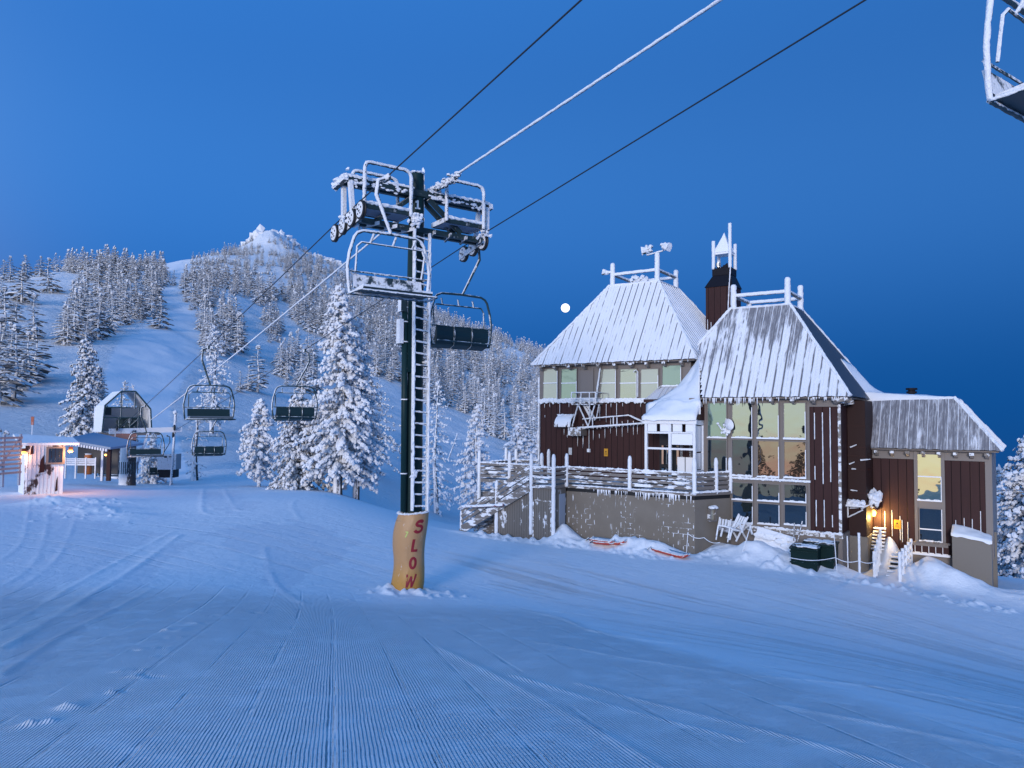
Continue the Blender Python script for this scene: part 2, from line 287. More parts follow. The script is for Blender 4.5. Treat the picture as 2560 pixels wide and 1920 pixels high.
def mk_concrete():                      # painted block wall; rime has grown along the joints in patches
    m, nt, b = mat('taupe_block_wall'); g = G_(nt); oc = g.coord(); x, y_, z = g.sep(oc)[:3]; h = g.math('ADD', x, g.math('MULTIPLY', y_, .6))
    zz = g.math('MULTIPLY', z, 1/.225); row = g.math('FLOOR', zz); fz = g.math('ABSOLUTE', g.math('SUBTRACT', g.math('FRACT', zz), .5))
    wob = g.math('MULTIPLY', g.math('SUBTRACT', g.noise(oc, 7, 3), .5), .16)
    hx = g.math('ADD', g.math('MULTIPLY', h, 1/.42), g.math('MULTIPLY', g.math('MODULO', row, 2), .5)); fx = g.math('ABSOLUTE', g.math('SUBTRACT', g.math('FRACT', g.math('ADD', hx, wob)), .5))
    jv = g.ss(fx, .445, .475); jh = g.math('MULTIPLY', g.ss(fz, .44, .48), g.ss(g.noise(oc, 1.9, 2), .5, .56))
    j = g.math('MAXIMUM', jv, jh); patch = g.math('MULTIPLY', g.ss(g.noise(oc, .75, 4), .48, .54), g.ss(g.noise(oc, 5, 3), .40, .5))
    splash = g.math('MULTIPLY', g.ss(g.noise(g.mul(oc, (1, 1, .45)), 2.3, 7, .72), .66, .69), 1)
    drip = g.math('MULTIPLY', g.ss(g.noise(g.mul(oc, (7, 7, .8)), 1.0, 5, .7), .60, .66), g.ss(g.noise(oc, .9, 3), .48, .58)); f = g.math('MAXIMUM', g.math('MAXIMUM', g.math('MULTIPLY', g.math('MULTIPLY', j, patch), g.ss(g.noise(oc, 9, 2), .42, .5)), drip), splash, True); f = g.math('MULTIPLY', f, g.ss(g.dot(g.nrm(), (-.568, -.823, 0)), .9, .99))
    base = g.mix(g.noise(oc, 1.5, 5), (.135, .120, .100), (.205, .185, .160)); g.lk(g.mix(f, base, SNOW), b.inputs['Base Color']); b.inputs['Roughness'].default_value = .8
    g.lk(g.bump(f, .02), b.inputs['Normal']); return m
M['block'] = mk_concrete()
M['plain_block'] = frost('taupe_wall_paint', (.17, .155, .135), 1.02, 1.08, 6, .75, wind=(0, 0, 1))
def mk_roof(name, spacing, bare, streak, wid=.17):
    m, nt, b = mat(name); g = G_(nt); u, v, _ = g.sep(g.coord('UV'))[:3]; oc = g.coord()
    du = g.math('FRACT', g.math('MULTIPLY', u, 1/spacing)); near = g.ss(g.math('ABSOLUTE', g.math('SUBTRACT', g.math('FRACT', g.math('ADD', du, .5)), .5+.06)), .02, wid, 1, 0)
    uvv = g.N.new('ShaderNodeCombineXYZ'); g.lk(g.math('MULTIPLY', u, 2.2), uvv.inputs[0]); g.lk(g.math('MULTIPLY', v, .38), uvv.inputs[1])
    n1 = g.noise(uvv.outputs[0], 1.0, 6, .62); n2 = g.noise(uvv.outputs[0], 5.0, 4, .6)
    seam = g.math('MULTIPLY', near, g.ss(g.math('ADD', g.math('MULTIPLY', n1, .7), g.math('MULTIPLY', n2, .3)), .47 - streak, .56 - streak))  # dark lines beside the seams: their shadow painted in the bare metal colour
    patch = g.math('MULTIPLY', g.ss(g.math('ADD', n1, g.math('MULTIPLY', v, bare[1])), bare[0], bare[0] + .11), g.ss(n2, .2, .62, .35, .95))
    f = g.math('MAXIMUM', seam, patch, True); col = g.mix(f, (.78, .81, .87), g.mix(n2, (.085, .085, .10), (.20, .20, .225)))
    g.lk(col, b.inputs['Base Color']); b.inputs['Roughness'].default_value = .6; b.inputs['Specular IOR Level'].default_value = .3
    g.lk(g.bump(g.noise(oc, 14, 4), .03, .7, g.bump(g.math('SUBTRACT', 1, f), .03)), b.inputs['Normal']); return m
M['roofA'] = mk_roof('snowed_metal_roof', .33, (.78, .01), .02, .10)
M['roofB'] = mk_roof('patchy_snow_metal_roof', .34, (.63, .055), .06, .15)
M['roofC'] = mk_roof('bare_metal_roof', .34, (.33, .0), .08, .14)
M['roofD'] = simple('bare_dark_metal_roof', (.055, .055, .065), .5)
def mk_glass(name, tint, refl, rough=.015, inner=(.012, .018, .025)):
    m, nt, b = mat(name); N = nt.nodes; L = nt.links; N.remove(b); out = N['Material Output']; g = G_(nt)
    gl = N.new('ShaderNodeBsdfGlossy'); gl.inputs['Color'].default_value = (*tint, 1); gl.inputs['Roughness'].default_value = rough
    df = N.new('ShaderNodeBsdfDiffuse'); df.inputs['Color'].default_value = (*inner, 1); mx = N.new('ShaderNodeMixShader'); mx.inputs[0].default_value = refl
    L.new(df.outputs[0], mx.inputs[1]); L.new(gl.outputs[0], mx.inputs[2]); L.new(mx.outputs[0], out.inputs[0])
    g.lk(g.bump(g.noise(g.coord(), .9, 2), .012), gl.inputs['Normal']); return m
M['glass'] = mk_glass('window_glass', (.86, .90, .82), .48)
M['glass_green'] = mk_glass('green_sky_reflection_glass', (.74, .90, .80), .31, .05, (.10, .16, .14))  # tint imitates the green-yellow sky reflection; inner is the pale green interior
M['glass_warm'] = mk_glass('glow_tinted_glass', (1.0, .86, .58), .66)  # yellow horizon glow mirrored in the wing window, put into the tint
M['glass_mid'] = mk_glass('half_dark_window_glass', (.95, .80, .66), .30, .015, (.05, .035, .025))
M['glass_low'] = mk_glass('dark_window_glass', (.7, .9, 1), .13)
M['blind'] = mk_glass('window_with_pale_blind', (.85, .95, .9), .25, .12, (.34, .34, .30))
def mk_tree(name, dark, lo, hi, nzs, nza=.8):
    m, nt, b = mat(name); g = G_(nt); oc = g.coord()
    k = g.math('ADD', g.dot(g.nrm(), (-.25, -.38, .89)), g.math('MULTIPLY', g.math('SUBTRACT', g.noise(oc, nzs, 3, .6), .5), nza * 2))
    g.lk(g.mix(g.ss(k, lo, hi), dark, (.76, .79, .84)), b.inputs['Base Color']); b.inputs['Roughness'].default_value = .85; b.inputs['Specular IOR Level'].default_value = .2; return m
M['tree_far'] = mk_tree('frosted_needles_far', (.16, .15, .14), -.5, .25, .9)
M['tree_rime'] = mk_tree('rimed_boughs', (.24, .26, .29), -.85, -.3, 2.5)
M['tree_mid'] = mk_tree('frosted_boughs', (.10, .098, .095), -.4, .2, 1.8)
M['trunk'] = frost('rimed_bark', (.06, .05, .045), .1, .5, 8, .9, stretch=(1, 1, .4))
def mk_ground():
    m, nt, b = mat('groomed_snow'); g = G_(nt); oc = g.coord()
    b.inputs['Roughness'].default_value = .7; b.inputs['Specular IOR Level'].default_value = .25
    w1 = g.math('MULTIPLY', g.math('SUBTRACT', g.noise(oc, 1.3, 3), .5), .035)
    def groove(pn, mn, sp, seam):
        p = g.math('ADD', g.attr(pn), w1); s = g.math('SINE', g.math('MULTIPLY', p, 2*math.pi/sp)); s = g.math('MULTIPLY', s, g.ss(g.noise(oc, 2.2, 3), .25, .6, .55, 1))
        fr = g.math('ABSOLUTE', g.math('SUBTRACT', g.math('FRACT', g.math('MULTIPLY', p, 1/seam)), .5)); sm = g.math('MULTIPLY', g.ss(fr, .44, .49), g.ss(g.noise(oc, 1.1, 3), .42, .6, .3, 2.6))
        return g.math('MULTIPLY', g.math('ADD', s, g.math('MULTIPLY', sm, 2.0)), g.attr(mn))
    str_ = g.N.new('ShaderNodeCombineXYZ'); g.lk(g.math('MULTIPLY', g.attr('groove_side'), 3.2), str_.inputs[0]); g.lk(g.math('MULTIPLY', g.sep(oc)[1], .10), str_.inputs[1])
    lines = g.math('MULTIPLY', g.ss(g.noise(str_.outputs[0], 1.0, 6, .75), .52, .66), g.attr('mask_side'))
    h = g.math('ADD', g.math('ADD', groove('groove_near', 'mask_near', .035, .83), g.math('MULTIPLY', groove('groove_side', 'mask_side', .05, 1.37), .6)), g.math('MULTIPLY', lines, 4.5))
    n0 = g.bump(h, .0088, 1.0)
    n1 = g.bump(g.math('MULTIPLY', g.noise(oc, 18, 5, .7), g.attr('mask_any')), .010, 1, g.bump(g.math('MULTIPLY', g.noise(oc, 2.6, 4, .6), g.attr('mask_any')), .05, 1, n0))
    n2 = g.bump(g.math('MULTIPLY', g.math('SUBTRACT', g.noise(g.mul(oc, (1, 1, .3)), .35, 8, .72), .5), g.attr('rough_far')), 1.3, 1, n1)
    g.lk(n2, b.inputs['Normal'])
    far = g.mix(g.attr('forest'), g.mix(g.attr('darker_snow'), SNOW, (.725, .77, .845)), (.02, .035, .05)); g.lk(far, b.inputs['Base Color']); return m
M['ground'] = mk_ground()
# ---------------------------------------------------------------- ground mesh
def onground(px, py):
    d = CM @ Vector(((px-1280)/F, (960-py)/F, -1)); t = 2.0
    while t < 900:
        p = d * t
        if p.z < gz(p.x, p.y): break
        t *= 1.02
    a, b = t/1.02, t
    for _ in range(8):
        c = (a+b)/2; p = d*c
        if p.z < gz(p.x, p.y): b = c
        else: a = c
    p = d*b; return (p.x, p.y)
TR = [([(1960,1765),(2250,1820),(2560,1880)], .05, .045), ([(1990,1775),(2280,1828),(2560,1887)], .03, .04), ([(1840,1622),(2100,1655),(2410,1688)], .035, .04), ([(1300,1600),(1600,1650),(1900,1690),(2560,1772)], .04, .05),
      ([(1280,1520),(1400,1545),(1490,1580),(1700,1612)], .045, .05), ([(1280,1545),(1390,1560),(1500,1582)], .03, .04), ([(1900,1630),(2200,1665),(2560,1722)], .04, .04), ([(1560,1470),(1900,1510),(2400,1610)], .03, .06),
      ([(1300,1400),(1700,1450),(2300,1560)], .03, .08), ([(1450,1710),(1800,1800),(2250,1920)], .05, .05), ([(1280,1690),(1500,1755),(1850,1850)], .04, .04), ([(1100,1620),(1500,1830),(1650,1920)], .035, .06),
      ([(0,1625),(220,1492),(450,1338)], .09, .10), ([(0,1575),(200,1455),(430,1330)], .06, .08), ([(0,1690),(180,1575),(380,1470)], .05, .07), ([(0,1470),(100,1380),(125,1250)], .04, .08), ([(0,1500),(150,1385),(190,1290)], .04, .08), ([(0,1400),(60,1340),(75,1240)], .04, .08),
      ([(85,1212),(150,1250),(255,1290)], .08, .12), ([(750,1210),(830,1235),(895,1255)], .10, .12), ([(510,1205),(505,1255),(520,1285),(600,1290)], .07, .12), ([(560,1215),(580,1260),(640,1270)], .06, .12), ([(750,1300),(740,1250),(860,1245)], .05, .12),
      ([(1190,1420),(1600,1470),(2050,1530),(2560,1640)], .035, .05), ([(660,1370),(690,1460),(760,1510)], .05, .09), ([(760,1465),(900,1460),(1010,1455)], .07, .06), ([(850,1500),(1000,1494),(1200,1500)], .06, .06), ([(1060,1480),(1300,1520),(1700,1560)], .04, .05)]
def build_ground():
    az = np.concatenate([np.linspace(-math.pi, -.95, 90)[:-1], np.linspace(-.95, -.66, 90)[:-1], np.linspace(-.66, .66, 860)[:-1], np.linspace(.66, .95, 60)[:-1], np.linspace(.95, math.pi, 90)])
    r = np.concatenate([np.geomspace(2.2, 4.4, 14)[:-1], np.geomspace(4.4, 60, 620)[:-1], np.geomspace(60, 900, 300)[:-1], np.geomspace(900, 7000, 40)])
    A, Rg = np.meshgrid(az, r); X = (Rg * np.sin(A)).ravel(); Y = (Rg * np.cos(A)).ravel(); Z = ground(X, Y); R = Rg.ravel()
    na, nr = len(az), len(r)
    near = np.where((R < 60) & (Y > 0))[0]; xn, yn = X[near], Y[near]; dz = np.zeros(len(near))
    for pl, hh, wd in TR:
        pts = [onground(*p) for p in pl]; best = np.full(len(near), 9.0)
        q = []                                      # smooth the polyline
        for i in range(len(pts) - 1):
            p0 = pts[max(i-1, 0)]; p1 = pts[i]; p2 = pts[i+1]; p3 = pts[min(i+2, len(pts)-1)]
            for k in range(8):
                t = k / 8; q.append(tuple(.5 * (2*b + (c-a)*t + (2*a-5*b+4*c-d)*t*t + (3*b-a-3*c+d)*t**3) for a, b, c, d in zip(p0, p1, p2, p3)))
        q.append(pts[-1])
        for (ax, ay), (bx, by) in zip(q[:-1], q[1:]):
            L2 = (bx-ax)**2 + (by-ay)**2 + 1e-9; t = np.clip(((xn-ax)*(bx-ax) + (yn-ay)*(by-ay)) / L2, 0, 1); best = np.minimum(best, np.hypot(xn-ax-t*(bx-ax), yn-ay-t*(by-ay)))
        dz += .34 * hh * np.exp(-(best/wd/1.15)**2) * (.8 + .9 * vn(xn*.7, yn*.7, 9))
    for px, py in [(160,1770),(90,1810),(300,1728),(330,1690),(385,1690),(345,1675),(400,1640),(375,1622),(435,1595),(445,1575),(490,1557),(535,1540),(635,1531),(1150,1350),(1160,1362),(1135,1335),(1230,1425),(1225,1445),(1215,1455),(1200,1465),(870,1500),(940,1495)]:
        cx, cy = onground(px, py)
        for k in range(5):
            ox, oy = cx + random.gauss(0, .10), cy + random.gauss(0, .07); rr = random.uniform(.04, .09); dz += random.choice([.02, -.02, .018]) * np.exp(-((xn-ox)**2 + (yn-oy)**2) / rr**2)
    # crumbs of snow round the pad foot and along the base of the wall
    crumbs = [(random.gauss(-2.6, .55), random.gauss(19.65, .35), random.uniform(.04, .12)) for _ in range(60)]
    for _ in range(260):
        a = random.uniform(-14.5, 5.5); b = -3.5 + random.gauss(0, .35) + (a > -5) * 1.2; p = L2W(a, b); crumbs.append((p.x, p.y, random.uniform(.05, .16)))
    for _ in range(70):
        q = P(random.uniform(80, 330), 1250, random.uniform(29, 38)); crumbs.append((q.x, q.y, random.uniform(.05, .13)))
    for cx, cy, cr in crumbs:
        k = np.where((np.abs(xn-cx) < cr*2.5) & (np.abs(yn-cy) < cr*2.5))[0]; dz[k] += cr * .8 * np.exp(-((xn[k]-cx)**2 + (yn[k]-cy)**2) / (cr*cr*.6))
    Z[near] += dz
    me = bpy.data.meshes.new('snow_ground'); nv = len(X); me.vertices.add(nv); co = np.stack([X, Y, Z], 1).ravel(); me.vertices.foreach_set('co', co)
    i = np.arange(nr-1)[:, None] * na + np.arange(na-1)[None]; quads = np.stack([i, i+1, i+1+na, i+na], -1).reshape(-1, 4)[:, ::-1]
    nq = len(quads); me.loops.add(nq*4); me.loops.foreach_set('vertex_index', quads.ravel().astype(np.int32)); me.polygons.add(nq)
    me.polygons.foreach_set('loop_start', np.arange(0, nq*4, 4, dtype=np.int32)); me.polygons.foreach_set('loop_total', np.full(nq, 4, dtype=np.int32)); me.polygons.foreach_set('use_smooth', np.ones(nq, bool))
    def at(n, v): a = me.attributes.new(n, 'FLOAT', 'POINT'); a.data.foreach_set('value', v.astype(np.float32))
    yy = np.clip(Y, 0, 30); p = (X + .235*yy) / (1 - .0125*yy) + .012 * np.maximum(yy - 13, 0)**2 * .6
    at('groove_near', p)
    side = X*math.cos(math.radians(-42)) - Y*math.sin(math.radians(-42)) + .012*(X-3)**2; at('groove_side', side)
    edge = 1.9 + .35*(14-Y) + .5*vn(X*.5, Y*.5, 44)      # right-hand limit of the near pass
    mn = (1 - sst(15.5, 19.5, Y + .8*vn(X*.4, Y*.4, 3))) * (1 - sst(-.6, .5, X - edge)) * (Y > 0); at('mask_near', mn)
    ms = (sst(-.2, .7, X - edge) * (1 - sst(22, 30, R)) + .45 * sst(19, 22, Y) * (1 - sst(30, 36, R)) * (X < 2)) * (Y > 0); at('mask_side', ms)
    at('mask_any', 1 - sst(60, 110, R))
    PX, PY = proj(np.stack([X, Y, Z], 1)); run = np.zeros(nv)
    for (x0, y0, w0), (x1, y1, w1_) in zip([(425,700,45), (470,760,50), (455,840,60), (400,900,75), (345,970,95), (330,1050,110)], [(470,760,50), (455,840,60), (400,900,75), (345,970,95), (330,1050,110), (340,1180,150)]):
        t = np.clip(((PX-x0)*(x1-x0) + (PY-y0)*(y1-y0)) / ((x1-x0)**2 + (y1-y0)**2), 0, 1); d = np.hypot(PX-x0-t*(x1-x0), (PY-y0-t*(y1-y0))*.6); run = np.maximum(run, 1 - sst(-6, 6, d - (w0 + t*(w1_-w0))/1.15))
    at('rough_far', sst(45, 110, R) * (1 - .9*run*(Y > 60)) * (Y > 0) * (1 - sst(700, 1000, R)))
    at('forest', sst(1600, 2600, R))
    tone = np.zeros(nv); sel = np.where((R < 90) & (Y > 3) & (PX > -200) & (PX < 2800))[0]; qx = PX[sel] + 46*fbm(X[sel]*.9, Y[sel]*.9, 61, 3); qy = PY[sel] + 16*fbm(X[sel]*.9+9, Y[sel]*.9, 67, 3); v = np.zeros(len(sel))
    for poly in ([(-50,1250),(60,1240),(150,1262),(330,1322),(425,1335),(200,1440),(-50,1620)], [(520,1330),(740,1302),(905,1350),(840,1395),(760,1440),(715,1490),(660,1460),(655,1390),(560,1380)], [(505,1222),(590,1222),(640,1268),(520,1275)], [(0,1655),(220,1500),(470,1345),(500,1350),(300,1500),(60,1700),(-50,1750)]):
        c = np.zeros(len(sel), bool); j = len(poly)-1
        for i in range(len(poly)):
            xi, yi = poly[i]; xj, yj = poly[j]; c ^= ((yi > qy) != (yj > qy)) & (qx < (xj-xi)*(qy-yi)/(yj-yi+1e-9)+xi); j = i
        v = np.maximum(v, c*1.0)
    tone[sel] = v; tone = np.maximum(tone, .45*run*(Y > 60)); tone = np.maximum(tone, .35*sst(.05, .25, fbm(X*.22+Y*.1, Y*.07, 71, 3))*(Y > 0)*(X > 0)*(R < 40)); at('darker_snow', tone)  # darker snow colour inside drawn outlines, along the run and in noise patches
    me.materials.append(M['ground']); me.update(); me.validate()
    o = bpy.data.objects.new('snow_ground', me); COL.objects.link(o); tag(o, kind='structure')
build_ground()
def mk_groove():
    m, nt, b = mat('grooved_taupe_boards'); g = G_(nt); x, y_, z = g.sep(g.coord())[:3]
    d = g.math('ABSOLUTE', g.math('SUBTRACT', g.math('FRACT', g.math('MULTIPLY', g.math('ADD', x, y_), 8)), .5)); line = g.ss(d, .40, .47)
    f = g.math('MULTIPLY', g.ss(g.noise(g.mul(g.coord(), (1,1,.5)), 2.5, 7, .72), .58, .63), .9); col = g.mix(line, (.15,.138,.125), (.07,.065,.06))
    g.lk(g.mix(f, col, SNOW), b.inputs['Base Color']); g.lk(g.bump(g.math('SUBTRACT', 1, line), .01), b.inputs['Normal']); b.inputs['Roughness'].default_value = .7; return m
M['groove'] = mk_groove()
M['redrime'] = frost('red_bar_with_rime', (.25,.03,.05), .1, .3, 9, 1.3)
M['hubrime'] = frost('sheave_hub_rimed', (.02,.03,.035), -.35, -.1, 14, .9, bscale=40)
M['linerime'] = frost('cable_rime', (.10,.12,.16), -.75, -.35, 9, .9, bscale=30, bd=.02)
M['pinkish'] = frost('pink_lit_steel', (.42,.20,.15), .5, .9, 3, .8)  # pink lamplight on the terminal undersides is put into this base colour
M['pinksnow'] = frost('frosted_grey_cladding', (.30,.30,.33), -.9, -.3, 2, .8)
M['sidingfrost'] = frost('frosted_brown_cladding', (.06,.028,.024), .12, .22, 1.1, .9, stretch=(1,1,.45))
M['tree_dark'] = mk_tree('dark_green_boughs', (.02,.035,.028), .7, 1.1, 1.5)
M['hoodm'] = frost('brown_hood_with_rime', (.06,.03,.025), .62, .72, 7, .9, stretch=(1,.3,.3))
M['seatsnow'] = frost('rimed_seat_pad', (.02, .04, .05), .1, .35, 3.5, 1.0)
# ---------------------------------------------------------------- lodge
RZ = math.atan2(UA.y, UA.x)
lodge = empty('ski_lodge', LO, RZ, 'brown boarded ski lodge with steep snow-covered hip roofs and tall windows', 'lodge')
def lb(fn, name, mats, parent=lodge, smooth=False): mb = MB(); fn(mb); return mb.build(name, mats, parent, smooth)
def cutB(p): a, b = p[0], p[1]; return a < (-5.2 - (b+.45)*.49 if b < .97 else -5.9)
def hip(name, a0, a1, b0, b1, z0, ta0, ta1, tb0, tb1, z1, sp, mats, over=None):
    """truncated hip roof with raised standing seams; over: (face index -> replacement front polygon)"""
    E = [Vector((a0,b0,z0)), Vector((a1,b0,z0)), Vector((a1,b1,z0)), Vector((a0,b1,z0))]; T = [Vector((ta0,tb0,z1)), Vector((ta1,tb0,z1)), Vector((ta1,tb1,z1)), Vector((ta0,tb1,z1))]
    mb = MB(); uvs = []; sm = MB()
    for k in range(4):
        e0, e1, t0, t1 = E[k], E[(k+1)%4], T[k], T[(k+1)%4]; d = (e1-e0).normalized(); n = d.cross(t0-e0).normalized(); up = n.cross(d)
        L = (e1-e0).length; H = (t0-e0).dot(up); x0 = (t0-e0).dot(d); x1 = (t1-e0).dot(d); mb.m = min(k, len(mats)-1)
        nx, ny = max(8, int(L/.12)), max(8, int(H/.12)); vs = []; 
        for j in range(ny+1):
            v = H*j/ny; lo = x0*j/ny; hi = L + (x1-L)*j/ny
            for i in range(nx+1):
                u = lo + (hi-lo)*i/nx; edge = (j == 0) * random.uniform(-.03, .015)
                lift = .025 + .03 * max(0, float(fbm(u*.7 + k*9, v*.5, 3, 2)) ) * (0 < j < ny) * (0 < i < nx)
                p = e0 + d*u + up*(v+edge) + n*lift; vs.append(p); uvs.append((u, v))
        fs = [(j*(nx+1)+i, j*(nx+1)+i+1, (j+1)*(nx+1)+i+1, (j+1)*(nx+1)+i) for j in range(ny) for i in range(nx)]; mb.add(vs, fs)
        u = sp * .5
        while u < L:
            vm = H
            if u < x0: vm = H*u/x0
            if u > x1: vm = H*(L-u)/(L-x1)
            if vm > .15 and not (over and k == 1): [sm.beam(e0 + d*u + up*vm*q/8 + n*.03, e0 + d*u + up*vm*(q+1)/8 + n*.03, .018, .05, n) for q in range(8)]
            u += sp
        sm.tube([e0 + n*.03, t0 + n*.05], .06, 7, .5, seg=.12)
        sm.tube([t0 + n*.02, t1 + n*.02], .05, 6, .5, seg=.15)
    if over:
        mb.f, mb.mi = zip(*[(f, m) for f, m in zip(mb.f, mb.mi) if not over(sum((Vector(mb.v[i]) for i in f), Vector())/len(f))]); sm.f = [f for f in sm.f if not over(sum((Vector(sm.v[i]) for i in f), Vector())/len(f))]; mb.f, mb.mi = list(mb.f), list(mb.mi); sm.mi = [0]*len(sm.f)
    mb.box(ta0, ta1, tb0, tb1, z1-.05, z1+.05)
    o = mb.build(name, mats, lodge); uvl = o.data.uv_layers.new(name='UVMap'); nv = len(uvs)
    for l in o.data.loops:
        if l.vertex_index < nv: uvl.data[l.index].uv = uvs[l.vertex_index]
    s = sm.build('roof_seams', [M['seam']], o)
    # soffit and rafter tails
    sf = MB(); sf.box(max(a0, -5.9 if over else -99)+.1, a1-.1, b0+.1, b1-.1, z0-.07, z0-.01); sf.build('soffit', [M['taupe_shade']], o)
    return o
M['seam'] = frost('frosted_standing_seam', (.16, .16, .18), -.6, -.1, 3, 1.0)
M['taupe_shade'] = simple('taupe_soffit_paint', (.17, .15, .14), .7)
M['trimsnow'] = frost('taupe_trim_with_rime', (.20, .18, .165), .62, .8, 5, 1.3)
ZB = .96; ZA = 2.72
roofA = hip('roof', -14.62, -6.03, 1.05, 9.6, ZA, -11.61, -8.99, 3.78, 6.35, 6.87, .33, [M['roofA']]); tag(roofA, 'left roof, evenly snow covered')
roofB = hip('roof', -7.5, .45, -.45, 7.2, ZB, -4.76, -2.31, 2.0, 4.4, 4.93, .34, [M['roofB'], M['roofD'], M['roofB'], M['roofA']], cutB); tag(roofB, 'middle roof with bare metal streaks and a dark right side')
ZC = -1.02
# wing roof: mansard front with flat top
roofC = hip('roof', -.6, 5.05, 2.6, 8.5, ZC, -.6, 3.45, 3.85, 7.4, .98, .34, [M['roofC'], M['roofC']]); tag(roofC, 'right wing roof, mostly bare grey metal')
# walls
def wallsA(mb):
    mb.m = 0; mb.box(-14.35, -6.45, 1.5, 9.2, -6.6, zof(1350, 1002, 1.5)); mb.m = 1; mb.box(-14.38, -6.42, 1.47, 9.2, zof(1350, 1002, 1.5), ZA-.06)
lb(wallsA, 'wall', [M['siding'], M['taupe']])
zsB = zof(1850, 1314, 0)
def wallsB(mb):
    mb.m = 0; mb.box(-6.4, 0, .0, 6.9, zsB, ZB-.06)
    mb.m = 1; mb.box(-5.35, -1.08, -.03, 0.0, zsB, ZB-.06)          # taupe window bay panel
    mb.m = 1; mb.box(-1.08, 0.02, -.03, 0.0, ZB-.38, ZB-.06)
    mb.m = 1; mb.box(-5.6, .06, -.06, 6.9, -8.2, zsB-.02)            # foundation
    mb.m = 2; mb.box(-5.4, .10, -.14, -.06, zsB-.14, zsB+.05)
    mb.m = 2; mb.box(-.055, .045, -.045, .05, zsB, ZB-.3)
lb(wallsB, 'wall', [M['siding'], M['taupe'], M['trimsnow']])
zC0 = zof(2330, 1385, 3)
def wallsC(mb):
    mb.m = 0; mb.box(.3, 4.55, 3, 8, zC0, ZC-.1); mb.m = 1; mb.box(.3, 4.58, 2.96, 8, -8.5, zC0-.02); mb.m = 1; mb.box(.3, 4.6, 2.95, 3.0, ZC-.42, ZC-.08)
    mb.m = 1; mb.box(4.5, 4.72, 2.97, 3.2, zC0, ZC-.08); mb.box(4.6, 4.72, 3.2, 8, zC0, ZC-.08)
lb(wallsC, 'wall', [M['siding'], M['taupe']])
# chase on the right side of the middle block
zch = zof(2140, 1340, 1.4)
def chase(mb):
    mb.m = 0; mb.box(0.02, .66, 1.4, 3.2, zch, ZB-.12)
    mb.m = 1
    for z in [zof(2140, y_, 1.4) for y_ in (1065, 1118, 1140, 1175, 1232)]: mb.box(.0, .68, 1.38, 3.2, z-.012, z+.012)
    mb.m = 2; mb.box(.02, .70, 1.36, 3.2, -8.4, zch-.01)
    mb.m = 1
lb(chase, 'chimney_chase', [M['brown_dark'], M['brownflat'], M['plain_block']])
def chase_ice(mb):
    for px, py, l in [(2125, 1118, .3), (2122, 1160, .25), (2128, 1172, .2), (2150, 1150, .45), (2125, 1225, .3), (2122, 1270, .4), (2150, 1272, .5)]:
        a = aof(px, 1.38); z = zof(px, py, 1.38); mb.tube([(a, 1.36, z), (a+l*.8, 1.30, z+random.uniform(-.05, .25))], [.03, .015], 5, .5, seg=.06)
    a = aof(2140, 1.3); z = zof(2140, 1262, 1.3); mb.box(a-.35, a+.3, .95, 1.36, z-.05, z+.02)
    for k in range(26): mb.lump((a+random.uniform(-.3,.28), random.uniform(1.0,1.34), z+.04+.12*random.random()), (.09,.09,.08))
    mb.tube([(a-.33, 1.25, z-.02), (a-.33, 1.25, z-.5), (a+.25, 1.0, z-.15)], .025, 5, .4, seg=.08)
tag(lb(chase_ice, 'snow_ledge', [M['snow']]), kind='stuff')
# taller valley snow mass between left roof and vestibule
def sheet(name, rows_, mats, parent=lodge, amp=.10, thick=.25, sub=7):
    """snow mass: grid of local points, bilinearly refined with lumps; its skirt drops by thick"""
    R_, C_ = len(rows_), len(rows_[0]); vs = []; nu, nv = (C_-1)*sub+1, (R_-1)*sub+1
    for j in range(nv):
        for i in range(nu):
            fj, fi = min(j//sub, R_-2), min(i//sub, C_-2); tj, ti = j/sub-fj, i/sub-fi
            a, b, c, d = [Vector(rows_[fj+y_][fi+x]) for y_, x in ((0,0),(0,1),(1,0),(1,1))]; p = (a*(1-ti)+b*ti)*(1-tj) + (c*(1-ti)+d*ti)*tj
            e = min(i, nu-1-i, j, nv-1-j); p.z += amp * (float(fbm(p.x*2.2+7, p.y*2.2+p.z, 8, 4)) * 1.2 + .3) * min(1, e/2) + (e == 0) * random.uniform(-.03, .03); vs.append(p)
    fs = [(j*nu+i, j*nu+i+1, (j+1)*nu+i+1, (j+1)*nu+i) for j in range(nv-1) for i in range(nu-1)]
    bd = [i for i in range(nu)] + [j*nu+nu-1 for j in range(1, nv)] + [(nv-1)*nu+i for i in range(nu-2, -1, -1)] + [j*nu for j in range(nv-2, 0, -1)]
    o0 = len(vs); vs += [vs[k] - Vector((0, 0, thick)) for k in bd]; n = len(bd); fs += [(bd[(k+1)%n], bd[k], o0+k, o0+(k+1)%n) for k in range(n)]
    mb = MB(); mb.add(vs, fs); return mb.build(name, mats, parent, True)
sheet('snow_drift', [[(-6.35,1.6,2.35),(-5.95,1.3,2.95),(-5.75,1.25,3.4)], [(-6.9,.9,1.45),(-6.1,.7,1.75),(-5.6,.4,2.3)], [(-7.6,.5,.92),(-6.4,.1,1.05),(-5.35,-.3,1.05)], [(-8.0,.2,.72),(-6.6,-.3,.70),(-5.2,-.62,.78)]], M['snow'], thick=.5)
sheet('snow_drift', [[(-6.5,5.4,4.05),(-5.9,5.2,4.3),(-5.3,5.0,4.4)], [(-6.7,3.6,3.55),(-6.0,3.3,3.5),(-5.4,3.2,4.2)], [(-6.6,2.2,3.1),(-6.1,1.7,2.95),(-5.65,1.4,3.4)]], M['snow'], thick=.7)
